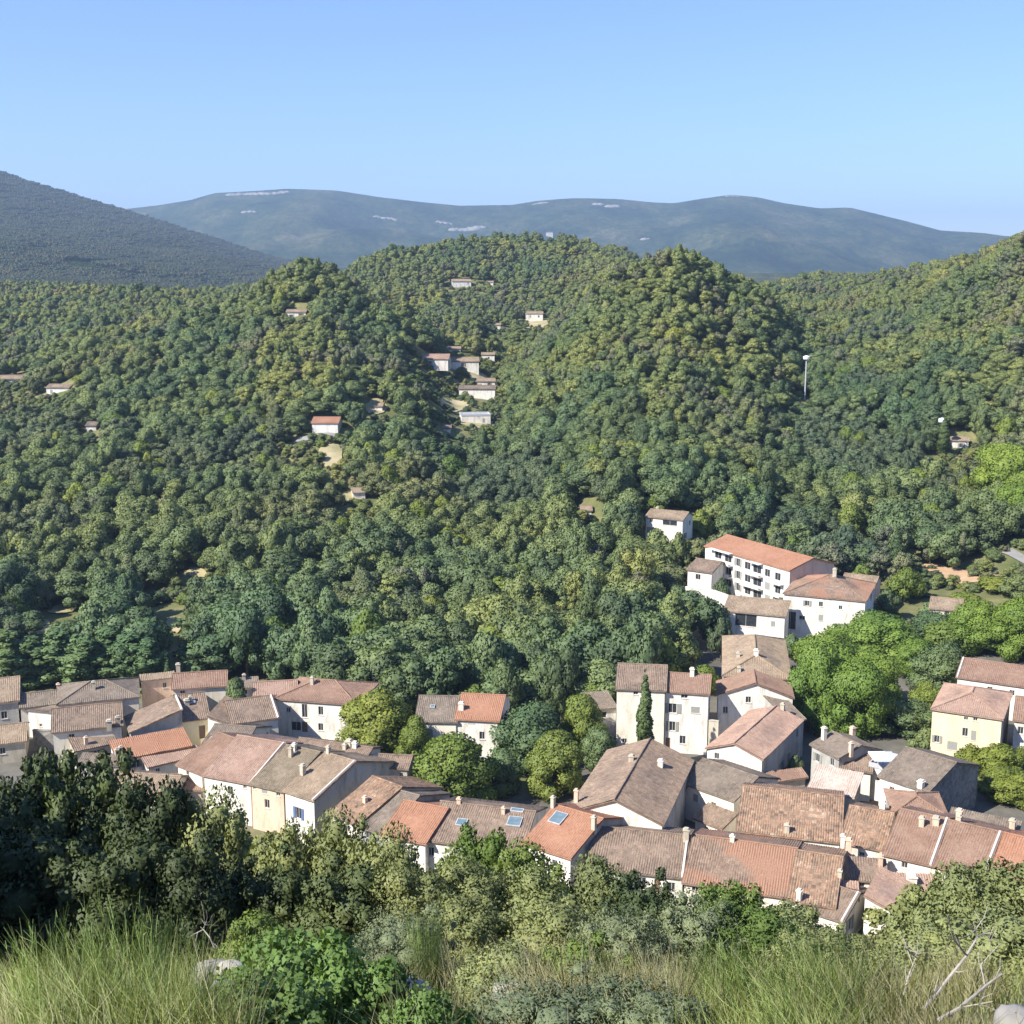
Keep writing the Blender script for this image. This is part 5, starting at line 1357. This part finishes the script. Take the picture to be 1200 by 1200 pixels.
def bush(pr, label, px, ptop, Y, wpx, name='bush', cat='bush'):
    stand(pr, name, label, px, ptop - 7, Y, wpx * 1.36, cat)
for i, (p_, lb, px, top, Y, w_) in enumerate((
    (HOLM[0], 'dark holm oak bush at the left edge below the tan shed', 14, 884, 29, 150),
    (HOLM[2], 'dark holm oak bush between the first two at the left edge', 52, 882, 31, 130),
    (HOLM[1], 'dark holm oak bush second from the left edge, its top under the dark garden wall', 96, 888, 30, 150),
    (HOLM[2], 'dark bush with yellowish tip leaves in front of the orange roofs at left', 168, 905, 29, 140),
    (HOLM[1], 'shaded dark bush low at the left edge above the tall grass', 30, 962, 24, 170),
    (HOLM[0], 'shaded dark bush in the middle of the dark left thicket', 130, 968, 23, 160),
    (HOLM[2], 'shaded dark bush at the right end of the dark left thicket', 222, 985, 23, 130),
    (SCRUB[0], 'olive green bush leaning up before the peach wall house row', 246, 932, 29, 120),
    (SCRUB[1], 'olive green bush left of the blue-shuttered white house front', 318, 972, 28, 110),
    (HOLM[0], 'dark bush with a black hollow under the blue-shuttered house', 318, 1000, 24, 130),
    (SCRUB[2], 'sunlit olive bush right of the blue-shuttered house front', 398, 956, 28, 120),
    (SCRUB[0], 'olive bush under the mottled brown stepping roof', 452, 975, 27, 110),
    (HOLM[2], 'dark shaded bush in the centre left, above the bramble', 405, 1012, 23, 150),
    (SCRUB[1], 'half-shaded olive bush under the faded orange roof', 488, 1012, 23, 120),
    (GREENB[0], 'bright green bush below the long roof with two skylights', 560, 976, 29, 120),
    (GREENB[1], 'bright green bush below the bright orange roof', 618, 992, 28, 110),
    (SCRUB[1], 'dull green bush in front of the bright green bushes', 556, 1012, 24, 120),
    (SCRUB[2], 'dull green bush at the very centre of the near slope', 624, 1026, 24, 120),
    (SCRUB[0], 'grey-olive bush with a dark heart left of the white-fronted small houses', 706, 1006, 28, 100),
    (HOLM[1], 'dark-hearted small oak under the brown roof with a pale right verge', 752, 1032, 26, 100),
    (GREENB[0], 'fresh green bush at the foot of the long front row', 850, 1036, 26, 110),
    (SCRUB[1], 'olive bush right of the fresh green bush along the front row', 920, 1062, 24, 110),
    (SCRUB[2], 'olive bush below the white bare gable wall', 985, 1096, 22, 100),
    (SCRUB[1], 'olive bush left of the big right-hand bush', 1062, 1104, 20, 80),
    (SCRUB[0], 'big olive bush at right hiding the orange roofs', 1136, 1018, 22, 112),
    (SCRUB[1], 'big olive bush at the right edge', 1190, 1014, 22, 150),
    (GREYB[0], 'blue-green bush under the fresh green bush', 812, 1058, 19, 120),
    (GREENB[1], 'green bush between the blue-green bush and the broom', 880, 1072, 19, 130),
    (SCRUB[2], 'thin olive bush behind the broom stems', 958, 1102, 17, 110),
    (SCRUB[1], 'olive bush behind the dead branches', 1108, 1092, 15, 130),
    (SCRUB[0], 'olive bush low at the right edge beside the dead branches', 1178, 1080, 14, 150),
    (SCRUB[0], 'low olive bush with twiggy stems at the centre of the slope', 545, 1058, 18, 110),
    (SCRUB[2], 'pale olive bush above the white rock', 650, 1062, 18, 130),
    (GREYB[1], 'grey-green bush behind the bramble leaves', 480, 1066, 15, 110),
    (GREYB[0], 'grey-green bush right of the centre above the dry grass', 724, 1078, 16, 120),
    (SCRUB[0], 'light low scrub in the dry grass at the bottom centre', 590, 1112, 11, 110),
    (GREENB[0], 'light green low bush left of the broom shrubs', 690, 1110, 11, 120),
    (GREYB[1], 'pale grey-green bush behind the white rock', 450, 1092, 12, 110),
    (BRAM[1], 'bright green bramble on the stony gap behind the bramble bush', 322, 1098, 11, 100),
    (GREENB[1], 'light green low bush in front of the dark left thicket', 300, 1076, 14, 90),
    (BRAM[0], 'bright green bramble bush at bottom left of centre', 352, 1096, 9.5, 190),
    (BRAM[1], 'bright green bramble bush cut by the bottom edge', 300, 1140, 7.6, 190),
    (BRAM[0], 'bright green bramble spray next to the white rock', 418, 1120, 8.4, 150),
    (BRAM[1], 'small bramble at the bottom edge right of the white rock', 505, 1164, 7.4, 110),
    (GREYB[1], 'grey-green low bush at the bottom edge right of centre', 660, 1158, 7.6, 210),
    (GREYB[0], 'grey-green low bush at the bottom edge below the broom', 760, 1170, 7.4, 150))):
    bush(p_, lb, px, top, Y, w_)
# tall trees beside the viewpoint, left of the frame, that shade the thicket
for i, (x, y, h_, w_) in enumerate(((-17.5, 19, 10.5, 8), (-23, 25, 12, 9), (-15.5, 13, 9, 6.5))):
    HOLM[i % 3].plant('holm_oak', 'tall holm oak beside the viewpoint shading the dark left thicket', 'tree', x, y, H(x, y) - .3, h_, w_, 'tall holm oaks left of the viewpoint')
# scrub covering the steep slope down to the village
LIMX = [-200, 0, 120, 200, 300, 370, 440, 500, 620, 680, 760, 900, 960, 1010, 1070, 1096, 1200, 1500]
LIMY = [880, 886, 908, 938, 972, 980, 990, 1000, 1006, 1034, 1048, 1070, 1100, 1116, 1112, 1060, 1024, 1020]
sl = np.concatenate([candidates(34, 156, 5.0, .5)])
sl = sl[sl[:, 1] < np.interp(sl[:, 0] / sl[:, 1] * F + 600, [0, 330, 500, 640, 900, 1200], [158, 146, 134, 125, 116, 112])]
for x, y in sl:
    if any((x - a) ** 2 + (y - b) ** 2 < r * r for a, b, r in FOOT): continue
    z = H(x, y); px = x / y * F + 600
    top = up_at(max(np.interp(px + e, LIMX, LIMY) for e in (-40, 0, 40)) - 6, y)
    h_ = min(RNG.uniform(2.8, 4.8), top - z)
    if h_ < 1.6 or abs(px - 600) > 680: continue
    SLOPE[RNG.integers(0, 3)].plant('scrub_tree', 'green scrub tree on the steep slope between the viewpoint and the village', 'tree', x, y, z - .2, h_, RNG.uniform(4, 6) * min(1, .5 + h_ / 6), 'scrub trees on the steep slope')

# --- blades of grass
def blades(n, xy, h, wid, lean, rng):
    x, y = xy[:, 0], xy[:, 1]; z = height(x, y) - .03
    a = rng.uniform(0, 6.28, n); d = np.stack([np.cos(a), np.sin(a), 0 * a], -1)
    b = rng.uniform(0, 6.28, n); l = np.stack([np.cos(b), np.sin(b), 0 * b], -1) * (lean * rng.uniform(.2, 1, n) * h)[:, None]
    p0 = np.stack([x, y, z], -1); up = np.array([0, 0, 1.])
    V = []
    for t, ww_ in ((0, 1), (.55, .8), (1, .15)):
        c = p0 + up * (h * t)[:, None] + l * t ** 2
        V += [c - d * (wid * ww_ * .5)[:, None], c + d * (wid * ww_ * .5)[:, None]]
    v = np.stack(V, 1).reshape(-1, 3)
    q = np.arange(n)[:, None] * 6
    f = np.concatenate([q + np.array([[0, 1, 3, 2]]), q + np.array([[2, 3, 5, 4]])])
    nn = unit(np.stack([np.cos(b) * .5 - .2, np.sin(b) * .5 - .5, 0 * b + .7], -1) + rng.normal(0, .25, (n, 3)))
    return v, f, np.repeat(nn, 6, 0)
def grass(name, label, spots, mat, seed):
    """spots: (px, px spread, Y0, Y1, count, height, width, lean)"""
    rng = np.random.default_rng(seed); V, Fc, N = [], [], []; k = 0
    for px, sp, ya, yb, n, h_, w_, ln in spots:
        y = rng.uniform(ya, yb, n); x = ((px - 600) + rng.uniform(-1, 1, n) * sp) / F * y
        m = fbm(x * 1.3 + seed, y * 1.3, 3) + rng.normal(0, .06, n) > .42
        x, y = x[m], y[m]; n = len(x)
        h = h_ * rng.uniform(.45, 1.15, n) * (.6 + .8 * fbm(x * .9, y * .9 + seed, 2))
        v, f, nn = blades(n, np.stack([x, y], -1), h, w_ * rng.uniform(.6, 1.3, n), ln, rng)
        V.append(v); Fc.append(f + k); N.append(nn); k += len(v)
    o = obj(name, mesh_np(name, np.concatenate(V), np.concatenate(Fc), M[mat], normals=np.concatenate(N)))
    o['kind'] = 'stuff'; o['label'] = label; o['category'] = 'grass'
grass('tall_grass', 'tall light green grass at the bottom left', [(110, 150, 6.6, 9.5, 8000, .62, .005, .7), (80, 120, 9.5, 13, 3500, .7, .007, .6), (600, 720, 5.5, 9, 9000, .25, .006, .8), (600, 720, 9, 30, 24000, .42, .011, .7), (900, 160, 6, 10, 5000, .5, .005, .8)], 'g_green', 1)
grass('dry_grass', 'straw-coloured dry grass among the bushes', [(90, 180, 6.6, 11, 4200, .75, .0045, .6), (600, 720, 5.5, 12, 6000, .32, .005, .8), (715, 110, 7.5, 13, 13000, .62, .006, .6), (480, 60, 9, 13, 3500, .6, .006, .6), (1000, 200, 8, 13, 5000, .5, .006, .7), (1090, 130, 6, 10, 4500, .4, .005, .8), (560, 120, 7, 12, 2500, .5, .005, .7), (600, 720, 12, 30, 14000, .5, .011, .7)], 'g_dry', 2)

# --- broom: bundles of thin upright stems
def broom_mesh(rng, n=330, h=1.3, R_=.8, sub=11):
    """upright stems that lean outwards, each with fine side shoots"""
    a = rng.uniform(0, 6.28, n); r = R_ * .5 * np.sqrt(rng.random(n))
    H_ = h * rng.uniform(.4, 1.1, n) ; l = rng.uniform(.05, .95, n) ** 1.4 * R_
    P0, P1, W_ = [], [], []
    def at(i, t): return np.array([(r[i] + l[i] * t ** 1.7) * math.cos(a[i] + .5 * t * (i % 3 - 1)), (r[i] + l[i] * t ** 1.7) * math.sin(a[i] + .5 * t * (i % 3 - 1)), H_[i] * t * (1 - .12 * l[i] * t)])
    for i in range(n):
        k = [at(i, t) for t in (0, .35, .7, 1)]
        for q in range(3): P0.append(k[q]); P1.append(k[q + 1]); W_.append(.0045 - .001 * q)
        for _ in range(sub):
            t = rng.uniform(.3, .98); p = at(i, t); d = unit(np.array([math.cos(a[i]) * .35, math.sin(a[i]) * .35, 1.]) + rng.normal(0, .38, 3))
            P0.append(p); P1.append(p + d * rng.uniform(.06, .24)); W_.append(.003)
    P0, P1, W_ = np.array(P0), np.array(P1), np.array(W_)[:, None]; m = len(P0)
    ax = unit(P1 - P0); sd = unit(np.cross(ax, rng.normal(size=(m, 3))))
    v = np.stack([P0 - sd * W_, P0 + sd * W_, P1 + sd * W_ * .5, P1 - sd * W_ * .5], 1).reshape(-1, 3)
    f = np.arange(m * 4).reshape(-1, 4)
    N = np.repeat(unit(np.stack([P0[:, 0], P0[:, 1], 0 * P0[:, 0] + .8], -1) + rng.normal(0, .3, (m, 3))), 4, 0)
    return mesh_np('stems', v, f, M['g_broom'], normals=N)
bm_ = [broom_mesh(np.random.default_rng(50 + i)) for i in range(2)]
for i, (px, top, Y, w_, lb) in enumerate(((905, 1098, 8.8, 190, 'tall green broom shrub at the bottom right, the fullest one'), (985, 1104, 8.4, 170, 'green broom shrub right of the fullest broom'), (848, 1112, 8.6, 140, 'green broom shrub left of the fullest broom'),
        (952, 1140, 7.2, 200, 'green broom shrub lowest at the bottom edge'), (150, 1056, 8.8, 180, 'light green broom clump rising from the tall grass at left'), (70, 1086, 7.4, 190, 'light green broom clump at the left edge in the tall grass'),
        (498, 1060, 12, 60, 'straw-green feathery broom sprig above the white rock'), (205, 1108, 7.2, 150, 'light green broom clump right of the tall grass'))):
    r = ray(px, top); P = CAM + r * (Y / r[1]); z = H(P[0], Y) - .05; s = F / np.linalg.norm(P - CAM)
    t = thing('broom', lb, 'shrub', (P[0], P[1], z), RNG.uniform(0, 6))
    t.scale = (w_ / s / 2.1, w_ / s / 2.1, (P[2] - z) / 1.45)
    obj('stems', bm_[i % 2], t)

# --- pale rocks and dead wood
def rock(label, px, py, Y, wpx, hpx, seed):
    rng = np.random.default_rng(seed); r = ray(px, py); P = CAM + r * (Y / r[1]); s = F / np.linalg.norm(P - CAM)
    w_, h_ = wpx / s, hpx / s; V, Fc = [], []
    nr, ns = 9, 14
    for i in range(nr + 1):
        for j in range(ns):
            th = math.pi * (i + .03) / (nr + .06); ph = 2 * math.pi * j / ns
            d = np.array([math.sin(th) * math.cos(ph), math.sin(th) * math.sin(ph), math.cos(th)])
            q = .75 + .5 * fbm(np.array([d[0] * 1.6 + seed * 3]), np.array([d[1] * 1.6 + d[2] * 2.1]), 4)[0] + rng.normal(0, .02)
            d = np.sign(d) * np.abs(d) ** .75
            V.append(d * q * np.array([w_ / 2, w_ * .4, h_ * .62]))
    for i in range(nr):
        for j in range(ns):
            a = i * ns + j; b = i * ns + (j + 1) % ns; Fc.append((a, a + ns, b + ns, b))
    o = obj('rock', mesh_np('rock', V, np.array(Fc), M['rock']), loc=(P[0], P[1], max(H(P[0], P[1]), P[2] - h_ * .5) + h_ * .1)); tag(o, label, 'rock')
    o.rotation_euler = (0, 0, rng.uniform(0, 6))
rock('white limestone boulder left of centre at the bottom', 456, 1146, 9.4, 46, 30, 3)
rock('brownish shaded stone just right of the white boulder', 486, 1156, 9.0, 44, 30, 4)
rock('pale flat stone in the gap right of the tall grass', 272, 1132, 10.5, 34, 16, 5)
rock('small pale stone beneath the flat stone right of the tall grass', 262, 1152, 9.2, 30, 16, 6)
rock('grey stone behind the pale flat stone', 246, 1134, 11, 40, 24, 7)
rock('flat pale stone in the dry grass at the bottom centre', 600, 1160, 8.8, 50, 20, 8)
rock('white stone at the bottom right corner', 1190, 1192, 6.6, 50, 26, 9)
def branch(label, Y, strokes):
    m = MB(); base = None
    for st in strokes:
        pts = []
        for k, (px, py, dy, rd) in enumerate(st):
            r = ray(px, py); pts.append(CAM + r * ((Y + dy) / r[1]))
        if base is None: base = pts[0]
        pts = [p + RNG.normal(0, .008, 3) for p in pts]
        m.tube([p - base for p in pts], [q[3] * .62 for q in st], 7)
        for _ in range(5):                    # fine twigs
            i = RNG.integers(0, len(pts) - 1); p = pts[i] * .5 + pts[i + 1] * .5; d = unit(pts[i + 1] - pts[i] + RNG.normal(0, .12, 3)); q2 = p + d * RNG.uniform(.08, .25)
            m.tube([p - base, (p + q2) / 2 + RNG.normal(0, .01, 3) - base, q2 - base], [st[i][3] * .3, st[i][3] * .2, .0015], 5)
    o = m.build('dead_branch', M['palebark'], None, tuple(base)); tag(o, label, 'branch')
branch('long bare grey branch with forks, right of the broom', 7.5, [[(1084, 1182, 0, .022), (1104, 1156, .15, .02), (1130, 1122, .3, .016), (1146, 1098, .4, .011), (1140, 1080, .4, .006)], [(1130, 1122, .3, .012), (1116, 1100, .1, .008), (1112, 1072, 0, .004)], [(1146, 1098, .4, .008), (1160, 1090, .6, .004)]])
branch('bare grey branch lying lower, near the right edge', 7.0, [[(1100, 1196, 0, .02), (1128, 1180, .1, .018), (1156, 1154, .3, .014), (1172, 1138, .4, .009)], [(1156, 1154, .3, .009), (1150, 1130, .5, .006), (1172, 1104, .6, .003)], [(1128, 1180, .1, .008), (1160, 1176, 0, .004)]])
branch('short forked bare twig right of the broom shrubs', 8.0, [[(1062, 1164, 0, .014), (1066, 1140, .1, .012), (1072, 1124, .1, .009), (1060, 1110, 0, .004)], [(1072, 1124, .1, .007), (1080, 1116, .2, .004)]])
branch('thin crooked bare twig before the dark left thicket', 11.5, [[(250, 1110, 0, .014), (246, 1098, 0, .012), (238, 1088, .1, .009), (226, 1096, .1, .004)], [(238, 1088, .1, .006), (242, 1080, .2, .003)]])
# ------------------------------------------------------------------ light and air
SUN_EL, SUN_AZ = R(41), R(-122)      # azimuth from +Y towards +X
w = bpy.data.worlds.new('World'); scene.world = w; w.use_nodes = True
nt = w.node_tree; nt.nodes.clear()
sk = nt.nodes.new('ShaderNodeTexSky'); sk.sky_type = 'NISHITA'; sk.sun_disc = False
sk.sun_elevation = SUN_EL; sk.sun_rotation = SUN_AZ; sk.altitude = 400; sk.air_density = 1.0; sk.dust_density = .1; sk.ozone_density = 2.5
bg = nt.nodes.new('ShaderNodeBackground'); bg.inputs[1].default_value = .083
ow = nt.nodes.new('ShaderNodeOutputWorld')
tint = nt.nodes.new('ShaderNodeMix'); tint.data_type = 'RGBA'; tint.blend_type = 'MULTIPLY'; tint.inputs[0].default_value = 1
tint.inputs[7].default_value = (.76, .84, 1.14, 1)      # cool white balance of the photograph
nt.links.new(sk.outputs[0], tint.inputs[6]); nt.links.new(tint.outputs[2], bg.inputs[0]); nt.links.new(bg.outputs[0], ow.inputs[0])
sd = bpy.data.lights.new('sun', 'SUN'); sd.energy = 4.2; sd.angle = R(.5); sd.color = (1, .94, .84)
so = bpy.data.objects.new('sun', sd); COL.objects.link(so)
sv = Vector((math.sin(SUN_AZ) * math.cos(SUN_EL), math.cos(SUN_AZ) * math.cos(SUN_EL), math.sin(SUN_EL)))
so.rotation_euler = sv.to_track_quat('Z', 'Y').to_euler()

scene.render.engine = 'CYCLES'
scene.cycles.max_bounces = 5; scene.cycles.diffuse_bounces = 3; scene.cycles.glossy_bounces = 2
scene.cycles.transmission_bounces = 3; scene.cycles.volume_bounces = 0; scene.cycles.transparent_max_bounces = 4
scene.view_settings.view_transform = 'Standard'; scene.view_settings.look = 'None'
scene.view_settings.exposure = 1.3; scene.view_settings.gamma = 1
# air: one even haze round the camera and the whole scene
m = MB(); m.box((-9500, -120, -20), (9500, 9600, 600))
hz = m.build('haze', None)
hz.data.materials.clear()
hm = bpy.data.materials.new('haze_air'); hm.use_nodes = True; hn = hm.node_tree; hn.nodes.clear()
pv = hn.nodes.new('ShaderNodeVolumePrincipled'); pv.inputs['Color'].default_value = (.44, .6, .82, 1); pv.inputs['Density'].default_value = .00013
pv.inputs['Anisotropy'].default_value = .2
oo = hn.nodes.new('ShaderNodeOutputMaterial'); hn.links.new(pv.outputs[0], oo.inputs['Volume'])
hz.data.materials.append(hm); hz['kind'] = 'stuff'; hz['label'] = 'pale blue haze in the air'; hz['category'] = 'haze'
